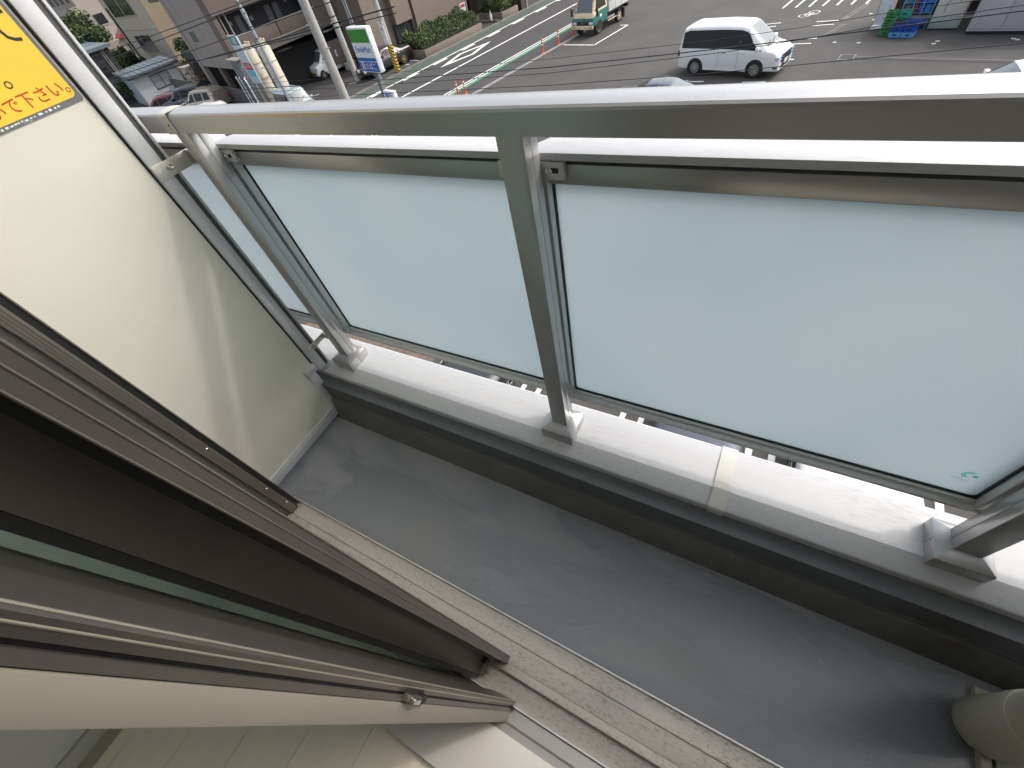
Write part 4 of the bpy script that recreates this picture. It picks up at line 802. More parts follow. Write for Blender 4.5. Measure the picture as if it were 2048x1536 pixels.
pwire([(-30, 3.70), (-13.65, 3.76), (-6.75, 3.814), (-1.70, 4.045), (1.7, 4.36), (3.6, 4.47), (16, 5.3)], .008, 14.04, "thin black overhead cable just under the thickest one")
pwire([(-30, 3.46), (-13.65, 3.47), (-6.79, 3.484), (-2.35, 3.579), (-.374, 3.659), (3.82, 3.838), (16, 4.5)], .009, 14.06, "lowest black overhead cable crossing the minivan's wheels")
for p, q, rr_ in (((-29.6, 4.79), (-18.14, 5.44), .022), ((-29.6, 4.86), (-18.14, 5.36), .016), ((-30.58, 5.70), (-19.57, 6.47), .020), ((-28.5, 5.16), (-18.3, 5.91), .016), ((-30, 6.0), (-19, 6.62), .016)):
    wire(p, q, rr_, -60, -12)

# ------------------------------------------------------------------ brown apartment block
TILE = mat('brown_brick_tile', (0.125, 0.098, 0.080), .75, var=.10, vscale=2.5, bump=.5, bscale=40); TILEL = mat('light_brown_brick_tile', (0.19, 0.152, 0.122), .75, var=.08, vscale=2.5, bump=.5, bscale=40); TILEG = mat('grey_brown_tile', (0.27, 0.235, 0.21), .8, var=.08, vscale=1.2); CONB = mat('shaded_concrete', (.13, .12, .11), .85, var=.15, vscale=1); TRIM = mat('pale_trim', (.30, .27, .24), .6)
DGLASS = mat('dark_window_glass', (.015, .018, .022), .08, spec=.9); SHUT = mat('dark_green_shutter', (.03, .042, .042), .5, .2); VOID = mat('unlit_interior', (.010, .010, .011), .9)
ap = rthing('apartment_block', 'brown brick tiled apartment block with ground floor garage and open corridor', 'building', -39.5, 13.2, 0)
def A(u0, u1, w0, w1, z0_, z1_): return MB().box(u0+39.5, u1+39.5, w0-13.2, w1-13.2, z0_, z1_)
# left flank wall (faces the cottage) with strip near the corner
A(-47.9, -40.6, 13.2, 13.5, 2.53, 14).build('flank_wall', TILEG, ap); A(-40.6, -39.5, 13.19, 13.5, 0, 14).build('corner_pier', TILE, ap)
A(-47.9, -47.3, 13.15, 13.5, 0, 14).build('flank_pier', TILEG, ap); A(-44.3, -43.7, 13.25, 13.6, 0, 2.53).build('flank_column', TILE, ap)
for i in (-45.9, -43.2): A(i, i+.03, 13.185, 13.2, 2.6, 13).build('wall_joint', TRIM, ap)
wn = A(-45.75, -44.5, 13.17, 13.2, 4.06, 4.82).build('window', TRIM, ap); A(-45.65, -44.6, 13.16, 13.17, 4.12, 4.76).build('pane', mat('grey_green_pane', (.12, .16, .15), .15), wn)
wn = A(-45.75, -44.5, 13.17, 13.2, 6.9, 7.8).build('window', TRIM, ap); A(-45.65, -44.6, 13.16, 13.17, 6.96, 7.7).build('pane', DGLASS, wn)
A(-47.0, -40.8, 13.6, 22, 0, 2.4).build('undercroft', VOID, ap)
# garage front
A(-39.8, -39.5, 13.2, 14.2, 0, 3.0).build('garage_pier', TILE, ap)
A(-40.0, -39.45, 13.2, 22.6, 2.9, 3.36).build('garage_lintel', CONB, ap)
for i, (w0, w1) in enumerate(((13.9, 17.12), (17.2, 20.4))): A(-39.7, -39.40, w0, w1, 3.40, 4.17).build('parapet_panel', TILE, ap, bevel=.01)
A(-39.72, -39.38, 13.9, 20.4, 4.17, 4.23).build('parapet_coping', TRIM, ap); A(-39.72, -39.36, 13.9, 20.4, 3.34, 3.40).build('parapet_sill', TRIM, ap); A(-39.66, -39.41, 17.12, 17.2, 3.4, 4.17).build('joint_strip', VOID, ap)
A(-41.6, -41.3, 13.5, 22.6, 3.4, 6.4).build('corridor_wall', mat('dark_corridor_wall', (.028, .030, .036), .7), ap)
for w0 in (15.2, 17.6, 18.25): A(-41.3, -41.22, w0, w0+.42, 3.95, 5.0).build('meter_door', mat('grey_meter_door', (.13, .13, .13), .6), ap)
for w0, z_ in ((14.7, 4.6), (16.3, 4.5), (19.3, 4.8)): A(-41.3, -41.2, w0, w0+.18, z_, z_+.25).build('corridor_fitting', TRIM, ap)
for w0 in (13.75, 14.15): MB().tube([(-39.8+39.5, w0-13.2, 3.4), (-39.8+39.5, w0-13.2, 9)], .05, 8).build('downpipe', TRIM, ap)
A(-40, -39.4, 13.2, 22.6, 5.45, 6.9).build('upper_parapet', TILE, ap); A(-41.6, -39.4, 13.5, 22.6, 6.2, 6.45).build('upper_slab', CONB, ap); A(-40, -39.6, 13.2, 22.6, 8.2, 14).build('upper_wall', TILE, ap); A(-52, -40.0, 13.5, 33, 6.5, 13.9).build('upper_mass', TILE, ap)
A(-40.0, -39.42, 20.4, 22.6, 3.36, 5.5).build('stair_wall', TILE, ap)
# garage interior
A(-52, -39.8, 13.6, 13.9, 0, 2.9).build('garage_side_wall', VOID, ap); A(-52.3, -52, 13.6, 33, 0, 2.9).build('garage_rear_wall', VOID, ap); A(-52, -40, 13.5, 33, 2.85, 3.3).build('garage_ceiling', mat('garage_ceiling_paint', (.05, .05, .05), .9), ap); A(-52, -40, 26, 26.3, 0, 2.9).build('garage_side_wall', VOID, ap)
for u, w_ in ((-41.5, 17.2), (-47.5, 17.0)):
    A(u, u+.12, w_, w_+1.0, 2.72, 2.80).build('garage_light', mat('lit_tube', (.9, .9, .8), .5, emit=((1, .95, .8), 2.2)), ap)
A(-46, -45.6, 18, 18.4, 0, 2.85).build('garage_column', CONB, ap); A(-46, -45.6, 23, 23.4, 0, 2.85).build('garage_column', CONB, ap)
# ramp wall with notice
b = MB(); 
for i in range(11):
    w0 = 20.3+2.3*i/10; uu = -39.45+.35*math.sin(math.pi*i/10*.5)
    b.v += [(uu+39.5, w0-13.2, .62), (uu+39.5, w0-13.2, 2.08), (uu+39.3, w0-13.2, 2.08), (uu+39.3, w0-13.2, .62)]
for i in range(10):
    for k in range(4): b.f.append((i*4+k, i*4+(k+1) % 4, i*4+4+(k+1) % 4, i*4+4+k))
b.f += [(0, 1, 2, 3), (40, 43, 42, 41)]; b.build('ramp_wall', TILE, ap)
A(-39.42, -39.34, 20.62, 20.98, 1.08, 1.5).build('notice_plate', mat('pale_notice', (.60, .55, .60), .5), ap)
A(-39.335, -39.33, 20.70, 20.90, 1.22, 1.36).build('notice_print', mat('violet_print', (.22, .16, .30), .5), ap)
A(-39.5, -39.0, 21.0, 21.9, 0, .55).build('pump_box', mat('pale_grey_box', (.38, .38, .36), .6), ap, bevel=.05)
lt = A(-39.6, -39.45, 21.30, 21.42, 2.92, 3.04).build('wall_lamp', mat('warm_lamp', (.9, .6, .35), .5, emit=((1, .6, .3), 2.0)), ap, bevel=.03)
A(-39.45, -39.35, 20.4, 22.6, 2.66, 2.74).build('ledge_trim', TRIM, ap)
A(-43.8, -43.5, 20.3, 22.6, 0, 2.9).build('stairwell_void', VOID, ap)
# right wing that stands forward
A(-40, -36.0, 22.2, 23.85, 0, 14).build('pier', TILEL, ap); A(-40, -36.5, 23.85, 26.6, 0, 14).build('recess_wall', TILE, ap); A(-36.52, -36.0, 24.85, 26.5, 1.9, 14).build('bay_wall', TILEL, ap)
dr = A(-36.5, -36.32, 24.75, 26.2, .55, 1.88).build('shutter_door', SHUT, ap)
for k in range(5): A(-36.32, -36.30, 24.8+.28*k, 24.82+.28*k, .58, 1.85).build('shutter_rib', VOID, dr)
A(-36.5, -35.9, 24.0, 26.75, .10, .55).build('door_plinth', TILEL, ap)
A(-40, -35.95, 26.75, 32.3, 0, 14).build('front_wall', TILEL, ap); A(-40, -36.2, 26.5, 26.75, 0, 14).build('wall_return', TILE, ap)
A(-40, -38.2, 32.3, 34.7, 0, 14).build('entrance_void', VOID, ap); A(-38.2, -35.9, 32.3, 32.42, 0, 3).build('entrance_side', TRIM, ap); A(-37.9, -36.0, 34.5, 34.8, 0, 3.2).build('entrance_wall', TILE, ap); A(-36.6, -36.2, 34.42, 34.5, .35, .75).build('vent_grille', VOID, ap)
A(-38.2, -32.6, 32.4, 34.5, .05, .14).build('entrance_paving', CONCD, ap); A(-40, -35.95, 34.8, 60, 0, 14).build('front_wall', TILEL, ap)
A(-36.3, -32.35, 35.35, 36.1, 0, 5).build('gate_pier', mat('dark_brown_stone', (.06, .045, .04), .6), ap); A(-32.36, -32.3, 36.0, 36.12, 0, 5).build('pier_edge', TRIM, ap); A(-34.6, -34.0, 35.32, 35.34, .75, 1.0).build('name_plate', TRIM, ap)
A(-35.94, -35.88, 31.55, 32.18, .95, 1.50).build('notice_sign', SWHITE, ap); A(-35.879, -35.87, 31.62, 32.1, 1.25, 1.43).build('sign_red_band', mat('sign_red', (.55, .03, .06), .5), ap)

# planters and hedges
LEAF = [mat('hedge_leaf_a', (.050, .085, .022), .6, var=.3, vscale=1.5), mat('hedge_leaf_b', (.095, .125, .030), .6, var=.3, vscale=1.5), mat('hedge_leaf_c', (.026, .046, .016), .65)]
def leaves(parent, pts, size, mats, seed=1, name='leaf_mass'):
    rg = random.Random(seed); bs = [MB() for _ in mats]
    for (x, y, z, wsel) in pts:
        b = bs[min(len(mats)-1, int(wsel*len(mats)))]; a = Vector((rg.gauss(0, 1), rg.gauss(0, 1), rg.gauss(0, 1)+.5)).normalized(); c = a.orthogonal().normalized(); c.rotate(Matrix.Rotation(rg.uniform(0, 6.28), 3, a)); d = a.cross(c); s = size*rg.uniform(.6, 1.3); p = Vector((x, y, z))
        b.add([p-c*s, p+d*s*.42+a*s*.12, p+c*s, p-d*s*.42+a*s*.12], [(0, 1, 2, 3)])
    for b, m in zip(bs, mats):
        if b.v: o = b.build(name, m, parent, smooth=0); o['kind'] = 'stuff'
def hedge(u0, u1, w0, w1, zt, n, label, seed, plab, ztop=.53):
    p = rthing('brick_planter', plab, 'planter', (u0+u1)/2, (w0+w1)/2, .0)
    du, dw = (u1-u0)/2, (w1-w0)/2
    for nm, x0, x1, y0, y1 in (('side_wall', du-.16, du, -dw, dw), ('side_wall', -du, -du+.16, -dw, dw), ('end_wall', -du+.16, du-.16, -dw, -dw+.16), ('end_wall', -du+.16, du-.16, dw-.16, dw)):
        MB().box(x0, x1, y0, y1, 0, ztop).build(nm, TILEL, p, bevel=.012)
    MB().box(-du-.02, du+.02, -dw-.02, dw+.02, 0, .12).build('footing', CONCD, p)
    so_ = MB().box(-du+.16, du-.16, -dw+.16, dw-.16, .1, ztop-.08).build('soil', mat('dark_soil', (.03, .024, .018), .9), p)
    h = rthing('hedge', label, 'hedge', (u0+u1)/2, (w0+w1)/2, ztop-.08)
    rg = random.Random(seed); pts = []
    for i in range(n):
        x, y = rg.uniform(-1, 1), rg.uniform(-1, 1)
        top = (zt-ztop)*(.80+.22*math.sin(y*dw*2.1+seed)*.5+.13*math.sin(x*5+y*dw*3.3)+.10*rg.random()); top *= 1-.45*max(0, abs(x)-.55)/.45-.35*max(0, abs(y)-.85)/.15
        f = 1-abs(rg.gauss(0, .28)); z = max(.04, top*min(1, max(0.02, f)))
        ex = 1.06 if rg.random() < .3 else 1; pts.append((x*(du-.10)*ex, y*(dw-.08)*ex, z, min(.999, max(0, rg.gauss(.30 if math.sin(y*4+x*3+seed) > -.2 else .55, .22)))))
    MB().box(-du+.35, du-.35, -dw+.3, dw-.3, 0, (zt-ztop)*.45).build('branch_core', LEAF[2], h)
    leaves(h, pts, .085, LEAF, seed)
    for k in range(5): MB().tube([((-.6+.3*k)*du*.5, (-.8+.4*k)*dw, 0), ((-.6+.3*k)*du*.5, (-.8+.4*k)*dw, (zt-ztop)*.6)], .03, 6).build('stem', mat('hedge_stem', (.06, .045, .03), .8), h)
hedge(-35.85, -32.4, 24.1, 30.4, 1.75, 9000, 'long dense green hedge in a brick planter beside the striped pole', 2, 'long brown brick planter beside the striped pole')
hedge(-35.3, -32.4, 32.9, 34.95, 1.75, 4500, 'short green hedge in a brick planter beyond the entrance', 5, 'short brown brick planter beyond the entrance')
MB_ = rthing('litter_bin', 'small pale bottle shaped bin standing at the entrance paving', 'bin', -33.4, 32.55, .14); MB().lathe([(.12, 0), (.12, .35), (.05, .45), (.04, .6)], (0, 0, 0), 'z', 14).build('body', SWHITE, MB_); MB().lathe([(.045, .6), (.045, .66)], (0, 0, 0), 'z', 10).build('cap', CONC, MB_)

# ------------------------------------------------------------------ tanks, signboard, fence
CRM = mat('cream_tank_paint', (.56, .50, .40), .5, var=.05, vscale=2)
def tank(u, w_, r, h, lab, ladder):
    t = rthing('storage_tank', lab, 'tank', u, w_, 0)
    MB().lathe([(r, .2), (r, h), (r*.85, h+.12), (r*.3, h+.2)], (0, 0, 0), 'z', 28).build('shell', CRM, t)
    for z in (h*.3, h*.55, h*.8): MB().lathe([(r+.02, z), (r+.02, z+.06)], (0, 0, 0), 'z', 28).build('hoop', mat('cream_hoop', (.40, .36, .29), .5), t)
    MB().lathe([(r*.5, h+.15), (r*.5, h+.35), (r*.2, h+.4)], (-.1, 0, 0), 'z', 16).build('manhole', CRM, t)
    for dx in (-.3, .35): MB().tube([(dx*r*1.6, .1, h), (dx*r*1.6, .1, h+.5), (dx*r*1.6+.22, .1, h+.5), (dx*r*1.6+.22, .1, h+.2)], .06, 8).build('vent_pipe', CRM, t)
    for a in range(4): MB().box(r*.7*math.cos(a*1.57+.78)-.06, r*.7*math.cos(a*1.57+.78)+.06, r*.7*math.sin(a*1.57+.78)-.06, r*.7*math.sin(a*1.57+.78)+.06, 0, .3).build('leg', CONB, t)
    if ladder:
        for s in (-.18, .18): MB().tube([(s+.15, -r-.12, .3), (s+.15, -r-.12, h+.5)], .025, 6).build('ladder_rail', GALV, t)
        for k in range(14): MB().tube([(-.03, -r-.12, .5+k*.28), (.33, -r-.12, .5+k*.28)], .015, 5).build('ladder_rung', GALV, t)
        for z in (1.5, 2.1, 2.7): MB().tube([(.15+.36*math.cos(a), -r-.12-.36*abs(math.sin(a)), z) for a in [math.pi*i/8 for i in range(9)]], .015, 5).build('safety_hoop', GALV, t)
tank(-36.0, 14.1, .42, 3.55, 'cream storage tank with a caged ladder on its side', True)
tank(-38.0, 13.85, .42, 3.45, 'cream storage tank partly behind the tall signboard', False)
GPAN = mat('slate_blue_panel', (.14, .155, .17), .5, .2)
cbx = rthing('pipe_rack', 'slate grey clad pipe rack with white pipes beside the cream tanks', 'pipe rack', -38.75, 12.75, 0)
for k in range(3): MB().box(-.6+.45*k, -.6+.45*k+.40, -.05, .3, .2, 3.25).build('cladding_panel', GPAN, cbx, bevel=.01)
for dx in (-.68, -.12, .8): MB().tube([(dx, -.15, 0), (dx, -.15, 2.1), (dx-.12, -.15, 2.25), (dx-.12, -.05, 2.3)], .05, 8).build('pipe', SWHITE, cbx)
MB().box(-.7, .9, -.2, .35, 3.25, 3.33).build('rack_roof', TRIM, cbx)
sb_ = rthing('signboard', 'tall white signboard with green number and red and blue labels by tanks', 'sign', -36.8, 12.85, 0)
MB().box(-.74, .74, -.03, .03, 1.95, 4.6).build('panel', mat('pale_sign_board', (.50, .55, .58), .4), sb_, bevel=.01)
MB().box(-.62, .66, -.036, -.03, 4.08, 4.5).build('green_label', mat('sign_teal', (.02, .22, .17), .5), sb_)
text_on('lettering', '180', .52, (.02, -.040, 4.29), (1, 0, 0), (0, 0, 1), SWHITE, sb_, .003, 1.1)
MB().box(-.55, .70, -.036, -.03, 2.74, 3.12).build('red_label', mat('label_red', (.42, .03, .04), .5), sb_); text_on('lettering', 'エネオス', .27, (.07, -.040, 2.93), (1, 0, 0), (0, 0, 1), SWHITE, sb_, .003)
MB().box(-.50, .70, -.036, -.03, 2.35, 2.69).build('blue_label', mat('label_blue', (.12, .42, .62), .5), sb_)
for s in (-.6, .6): MB().box(s-.05, s+.05, .03, .12, 0, 4.5).build('post', GALV, sb_)
fn = rthing('panel_fence', 'low grey panel fence running in front of the apartment flank', 'fence', -49.6, 12.95, 0)
FEN = mat('grey_fence_panel', (.10, .10, .10), .7, var=.12, vscale=2)
for k in range(16): MB().box(-10+k*1.25+.02, -10+k*1.25+1.23, -.04, .04, .28, 1.28).build('fence_panel', FEN, fn)
for k in range(17): MB().box(-10+k*1.25-.02, -10+k*1.25+.02, -.05, .05, 0, 1.30).build('fence_post', CONB, fn)
MB().box(-10, 10, -.08, .08, 0, .28).build('fence_base', CONCD, fn); MB().box(-10, 10, -.05, .05, 1.28, 1.33).build('fence_rail', CONB, fn)

# ------------------------------------------------------------------ left-hand houses
CREMW = mat('beige_render', (.40, .35, .27), .8, var=.05, vscale=.6); SHADEW = mat('shaded_beige_render', (.30, .24, .165), .85, var=.07, vscale=.6); SLATE = mat('black_slate_siding', (.030, .033, .038), .7, var=.3, vscale=1.2, stretch=(1, 1, 6)); REDR = mat('red_roof_tile', (.32, .05, .045), .6); PINKW = mat('pale_pink_render', (.33, .285, .25), .8, var=.05, vscale=.5); WHW = mat('white_cottage_wall', (.58, .60, .60), .7, var=.05, vscale=.8); GROOF = mat('grey_metal_roof', (.16, .19, .21), .5, .3)
bb = rthing('beige_apartment', 'beige rendered apartment building with banded windows behind the cottage', 'building', -71, 20, 0)
B0 = lambda u0, u1, w0, w1, z0_, z1_: MB().box(u0+71, u1+71, w0-20, w1-20, z0_, z1_)
B0(-80.5, -64.4, 16, 28, 0, 13).build('wall', CREMW, bb); B0(-64.4, -64.25, 16.02, 28, 0, 13).build('side_wall', SHADEW, bb)  # side face: beige render in a darker, browner colour that paints in its shade
for (u0, u1, z0_, z1_) in ((-77.7, -73.0, 5.45, 7.4), (-72.6, -68.5, 5.5, 7.6), (-75.2, -72.9, 2.35, 3.9), (-72.7, -69.0, 2.45, 3.95)):
    wn = B0(u0, u1, 15.93, 16, z0_, z1_).build('window', TRIM, bb); n = 3
    for k in range(n): B0(u0+(u1-u0)*k/n+.08, u0+(u1-u0)*(k+1)/n-.08, 15.91, 15.93, z0_+.1, z1_-.1).build('pane', DGLASS, wn)
for z in (4.3, 8.3): B0(-80.5, -64.4, 15.97, 16, z, z+.06).build('band_joint', TRIM, bb)
B0(-79.4, -78.9, 15.9, 16, .5, 6.4).build('slot_window', DGLASS, bb)
rh = rthing('red_roof_house', 'small cream house with a red tiled roof behind the trees', 'house', -92, 18, 0)
MB().box(-4, 4, -3, 3, 0, 3.3).build('wall', CREMW, rh); MB().prism([(-1.2, 3.3), (2.2, 3.3), (.5, 4.5)], 'x', 1.4, 4.3).build('roof', REDR, rh)
wn = MB().box(1, 2, -3.04, -3, 1.6, 2.8).build('window', TRIM, rh); MB().box(1.1, 1.9, -3.05, -3.04, 1.7, 2.7).build('pane', DGLASS, wn)
wn = MB().box(4, 4.04, -.8, .2, 1.4, 2.8).build('window', TRIM, rh); MB().box(4.04, 4.05, -.7, .1, 1.5, 2.7).build('pane', DGLASS, wn)
ph = rthing('pink_apartment', 'pale pinkish apartment block with balconies far behind the trees', 'building', -118, 24, 0)
MB().box(-14, 12, -6, 8, 0, 16).build('wall', PINKW, ph)
for k in range(5):
    for j in range(3):
        wn = MB().box(-12+k*4.8, -9.4+k*4.8, -6.06, -6, 1.2+j*3, 2.8+j*3).build('window', TRIM, ph); MB().box(-11.8+k*4.8, -9.6+k*4.8, -6.09, -6.06, 1.4+j*3, 2.6+j*3).build('pane', DGLASS, wn)
    wn = MB().box(12, 12.06, -5+k*2.6, -3.4+k*2.6, 4.2, 5.8).build('window', TRIM, ph); MB().box(12.06, 12.09, -4.9+k*2.6, -3.5+k*2.6, 4.4, 5.6).build('pane', DGLASS, wn)
for j in range(4): MB().box(-14.4, 12.4, -7, -6, .2+j*3, .9+j*3).build('balcony', PINKW, ph)
bh = rthing('black_house', 'black slate sided house with grey flat roof beside the white cottage', 'house', -68, 6.5, 0)
MB().box(-6, 4, -9, 4.3, 0, 4.35).build('wall', SLATE, bh); MB().box(-6.3, 4.35, -9.3, 4.7, 4.35, 4.6).build('roof', GROOF, bh)
for k in range(11): MB().box(4.0, 4.012, -9, 4.25, .3+.38*k, .325+.38*k).build('siding_joint', DARKG, bh)
wn = MB().box(4, 4.05, 2.2, 3.2, 2.3, 3.2).build('window', BLKP, bh); MB().box(4.05, 4.06, 2.28, 3.12, 2.38, 3.12).build('pane', DGLASS, wn)
wn = MB().box(4, 4.05, 2.5, 3.4, .4, 1.4).build('window', BLKP, bh); MB().box(4.05, 4.06, 2.58, 3.32, .48, 1.32).build('pane', DGLASS, wn)
for y in (3.6, 3.78): MB().tube([(4.08, y, 0), (4.08, y, 4.2), (4.08, y+.3, 4.35)], .04, 8).build('downpipe', TRIM, bh)
ct = rthing('white_cottage', 'small white cottage with grey metal roof and one wide window', 'house', -61, 12, 0)
MB().box(-2, 2, -2.05, 2.1, 0, 2.3).build('wall', WHW, ct); MB().box(-2, 1.9, -2.1, -2.05, 0, 2.2).build('side_cladding', mat('pale_blue_cladding', (.36, .41, .44), .6), ct)
MB().add([(-2.4, -2.4, 2.50), (2.35, -2.4, 2.28), (2.35, 2.5, 2.28), (-2.4, 2.5, 2.50), (-2.4, -2.4, 2.62), (2.35, -2.4, 2.40), (2.35, 2.5, 2.40), (-2.4, 2.5, 2.62)], [(3, 2, 1, 0), (4, 5, 6, 7), (0, 1, 5, 4), (1, 2, 6, 5), (2, 3, 7, 6), (3, 0, 4, 7)]).build('roof', GROOF, ct)
for k in range(10): MB().add([(-2.4, -2.3+k*.52, 2.62), (2.35, -2.3+k*.52, 2.40), (2.35, -2.27+k*.52, 2.40), (-2.4, -2.27+k*.52, 2.62), (-2.4, -2.3+k*.52, 2.66), (2.35, -2.3+k*.52, 2.44), (2.35, -2.27+k*.52, 2.44), (-2.4, -2.27+k*.52, 2.66)], [(4, 5, 6, 7), (0, 1, 5, 4), (2, 3, 7, 6), (1, 2, 6, 5)]).build('roof_seam', GROOF, ct)
MB().tube([(2.42, -2.4, 2.24), (2.42, 2.5, 2.24)], .06, 8).build('gutter', BLKP, ct)
wn = MB().box(2, 2.05, -.55, 1.2, .85, 1.95).build('window', BLKP, ct)
for y0, y1 in ((-.5, .29), (.36, 1.15)): MB().box(2.05, 2.06, y0, y1, .9, 1.9).build('pane', mat('lace_curtain_pane', (.34, .36, .36), .3), wn)
sh = rthing('cream_shed', 'cream storage shed with a brown fence beside the cottage', 'shed', -56.2, 14.6, 0); MB().box(-.9, .9, -.7, .7, 0, 1.9).build('wall', CRM, sh); MB().box(-1, 1, -.8, .8, 1.9, 2.0).build('roof', CRM, sh); MB().box(.02, .05, -.71, -.7, .1, 1.8).build('door_seam', CONB, sh)

def tree(u, w_, h, r, n, label, seed, name='tree', mats=LEAF, size=.16, z0_=0):
    t = rthing(name, label, 'tree', u, w_, z0_); rg = random.Random(seed); BK = mat('bark', (.07, .055, .042), .9)
    MB().tube([(0, 0, 0), (.1, .05, h*.35), (0, .1, h*.7)], [.16*h/6, .11*h/6, .05*h/6], 8).build('trunk', BK, t)
    cl = [(rg.gauss(0, r*.42), rg.gauss(0, r*.42), h*.45+rg.random()*h*.5, r*rg.uniform(.28, .5)) for _ in range(16)]; pts = []
    for x, y, z, q in cl[:7]: MB().tube([(.05, .05, h*.4), (x*.6, y*.6, (z+h*.4)/2), (x, y, z)], [.05, .035, .012], 6).build('branch', BK, t)
    for i in range(n):
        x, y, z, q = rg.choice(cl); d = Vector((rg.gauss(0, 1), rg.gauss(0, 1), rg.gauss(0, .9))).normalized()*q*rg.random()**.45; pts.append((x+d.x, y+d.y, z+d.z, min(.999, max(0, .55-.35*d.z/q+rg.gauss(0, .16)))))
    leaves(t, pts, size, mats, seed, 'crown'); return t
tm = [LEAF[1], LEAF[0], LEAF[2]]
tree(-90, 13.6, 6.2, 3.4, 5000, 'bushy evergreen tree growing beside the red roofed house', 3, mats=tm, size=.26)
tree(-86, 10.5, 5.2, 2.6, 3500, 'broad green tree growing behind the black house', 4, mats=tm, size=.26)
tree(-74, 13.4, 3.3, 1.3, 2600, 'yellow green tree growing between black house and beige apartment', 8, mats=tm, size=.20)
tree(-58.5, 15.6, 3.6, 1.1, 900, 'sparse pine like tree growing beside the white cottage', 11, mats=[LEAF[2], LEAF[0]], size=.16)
tree(-50.5, 13.25, 2.7, 1.0, 260, 'bare twiggy shrub growing behind the panel fence', 12, 'shrub', [mat('dry_twig', (.14, .10, .075), .9)], .12)
tree(-62.8, 10.2, 1.9, 1.0, 1400, 'low dark shrub growing in front of the black house', 13, 'shrub', [LEAF[2], LEAF[0]], .13)
wp = rthing('carport', 'white flat roofed carport between the tree and black house', 'carport', -84, 6.2, 0); MB().box(-3, 3, -2.4, 2.4, 3.3, 3.55).build('roof', WHW, wp); MB().box(1.4, 3.2, -2.6, -.4, 2.9, 3.2).build('gable', WHW, wp)
for a in (-2.7, 2.7):
    for c in (-2.1, 2.1): MB().box(a-.07, a+.07, c-.07, c+.07, 0, 3.3).build('post', WHW, wp)

# ------------------------------------------------------------------ things along the shop front
CRG = mat('green_plastic_crate', (.035, .22, .055), .5); CRB = mat('blue_plastic_crate', (.008, .06, .36), .5); CRL = mat('light_blue_crate', (.10, .30, .60), .5); CRT = mat('teal_plastic_crate', (.03, .30, .22), .5)
def crate(u, w_, z, m, lab, grp, sx=.25, sy=.19, hh=.30, rot=0):
    t = rthing('plastic_crate', lab, 'crate', u, w_, z, rot, grp)
    for nm, x0, x1, y0, y1 in (('front_side', -sx, sx, -sy, -sy+.015), ('rear_side', -sx, sx, sy-.015, sy), ('end_side', -sx, -sx+.015, -sy+.015, sy-.015), ('end_side', sx-.015, sx, -sy+.015, sy-.015)):
        MB().box(x0, x1, y0, y1, 0, hh).build(nm, m, t, bevel=.004)
    MB().box(-sx+.015, sx-.015, -sy+.015, sy-.015, 0, .02).build('floor', m, t); MB().box(-sx-.012, sx+.012, -sy-.012, -sy, hh-.04, hh).build('rim', m, t); MB().box(-.08, .08, -sy-.004, -sy+.002, hh-.12, hh-.07).build('grip', BLKP, t)
for k in range(4): crate(-4.5, 28.95+.05*k, .012+k*.21, CRG, 'green plastic crate in the green stack at the shop front', 'green stacked crates', .19, .16, .20, rad(4))
for k in range(2): crate(-4.03, 28.75, .012+k*.2, CRL if k == 0 else CRB, 'light blue crate at the foot of the blue stack' if k == 0 else 'blue crate on top of the light blue crate', None, .23, .18, .19)
for k in range(3): crate(-3.55, 28.72, .012+k*.2, CRL if k == 0 else CRB, 'pale blue crate under two blue crates beside the ice freezer' if k == 0 else 'dark blue crate stacked on a pale blue crate', None if k == 0 else 'dark blue crates on the pale blue one', .23, .18, .19)
for k in range(3): crate(-4.05, 29.35, .012+k*.26, CRT if k == 2 else mat('grey_crate', (.09, .10, .11), .5), 'teal crate on top of two grey crates' if k == 2 else 'grey crate under the teal crate', None if k == 2 else 'grey crates under the teal one', .22, .18, .25)
sf = rthing('display_rack', 'tall blue wire display rack behind the plastic crates', 'rack', -3.75, 29.8, 0)
for x in (-.55, -.18, .18, .55): MB().box(x-.02, x+.02, -.03, .03, 0, 1.9).build('upright', CRL, sf)
for z in (.2, .55, .9, 1.25, 1.6): MB().box(-.55, .55, -.02, .35, z, z+.02).build('shelf', CRL, sf)
for k, (x, c) in enumerate(((-.45, (.10, .13, .16)), (-.2, (.22, .03, .05)), (.05, (.02, .10, .35)), (.28, (.03, .16, .45)))):
    for z in (.58, .93): MB().box(x, x+.2, 0, .3, z, z+.26).build('packet', mat('packet_colour', c, .5), sf)
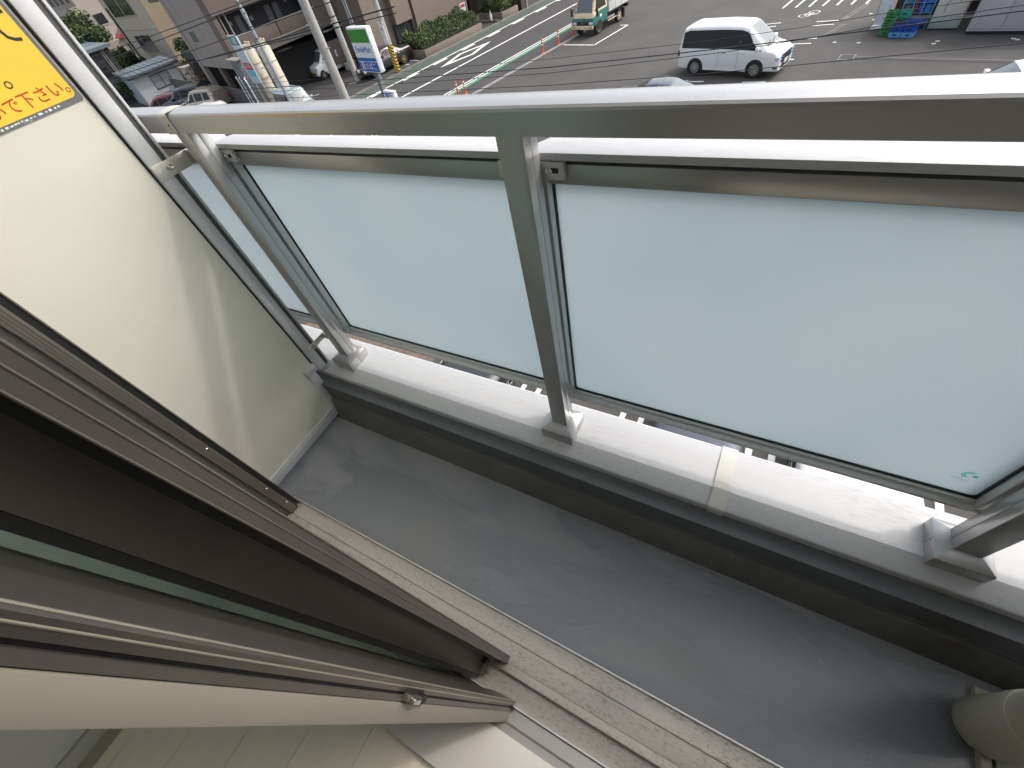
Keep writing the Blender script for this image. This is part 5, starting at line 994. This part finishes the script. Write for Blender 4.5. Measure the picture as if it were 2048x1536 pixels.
sw = rthing('shop_wall', 'dark brown shop wall behind the crates', 'wall', -1.5, 31.2, 0); MB().box(-3.3, 9, -.1, .4, 0, 4).build('panel', mat('dark_brown_panel', (.05, .032, .026), .6), sw); MB().box(-3.6, 9, -.6, -.1, 0, .14).build('step', CONC, sw)
bn = rthing('shop_banner', 'white printed banner hanging on a stand beside the green crates', 'banner', -5.0, 29.9, 0)
MB().box(-.22, .22, -.012, .012, .12, 2.0).build('cloth', mat('banner_print', (.62, .63, .66), .7, col2=(.20, .24, .32), vscale=7, thr=(.58, .62)), bn); MB().box(-.26, .26, -.2, .2, 0, .1).build('base', SWHITE, bn, bevel=.02); MB().tube([(-.24, .02, .1), (-.24, .02, 2.1), (.24, .02, 2.1)], .014, 6).build('frame', GALV, bn)
fz = rthing('ice_freezer', 'cream and pale green ice freezer cabinet at shop front', 'freezer', -2.53, 29.95, .0)
MB().box(-.54, .52, -.42, .4, .06, .46).build('lower_panel', mat('pale_green_panel', (.30, .37, .34), .45), fz, bevel=.02); MB().box(-.53, .51, -.41, .4, .46, 1.75).build('cabinet', mat('cream_cabinet', (.55, .54, .49), .5, var=.06, vscale=3), fz, bevel=.03)
MB().tube([(-.2, -.425, .62), (-.2, -.425, .95), (-.1, -.425, 1.05), (.15, -.425, 1.05), (.22, -.425, .98)], .012, 6).build('door_groove', CONC, fz); MB().box(-.13, -.12, -.424, -.41, .08, .44).build('panel_seam', CONB, fz); MB().box(-.5, .48, -.38, .36, 0, .06).build('plinth', BLKP, fz)
lk = rthing('storage_cabinet', 'big pale lavender grey steel cabinet with wide panels at shop front', 'cabinet', .1, 29.4, 0)
MB().box(-1.75, 2.4, -.45, .5, .12, 2.2).build('carcass', mat('lavender_grey_steel', (.36, .35, .38), .5, var=.04, vscale=2), lk)
for k in range(4): MB().box(-1.68+k*1.0, -.72+k*1.0, -.475, -.45, .2, 2.1).build('door_panel', mat('lavender_grey_door', (.40, .39, .42), .5, var=.04, vscale=2), lk, bevel=.008)
MB().box(-1.7, 2.3, -.4, .45, 0, .12).build('plinth', DARKG, lk)
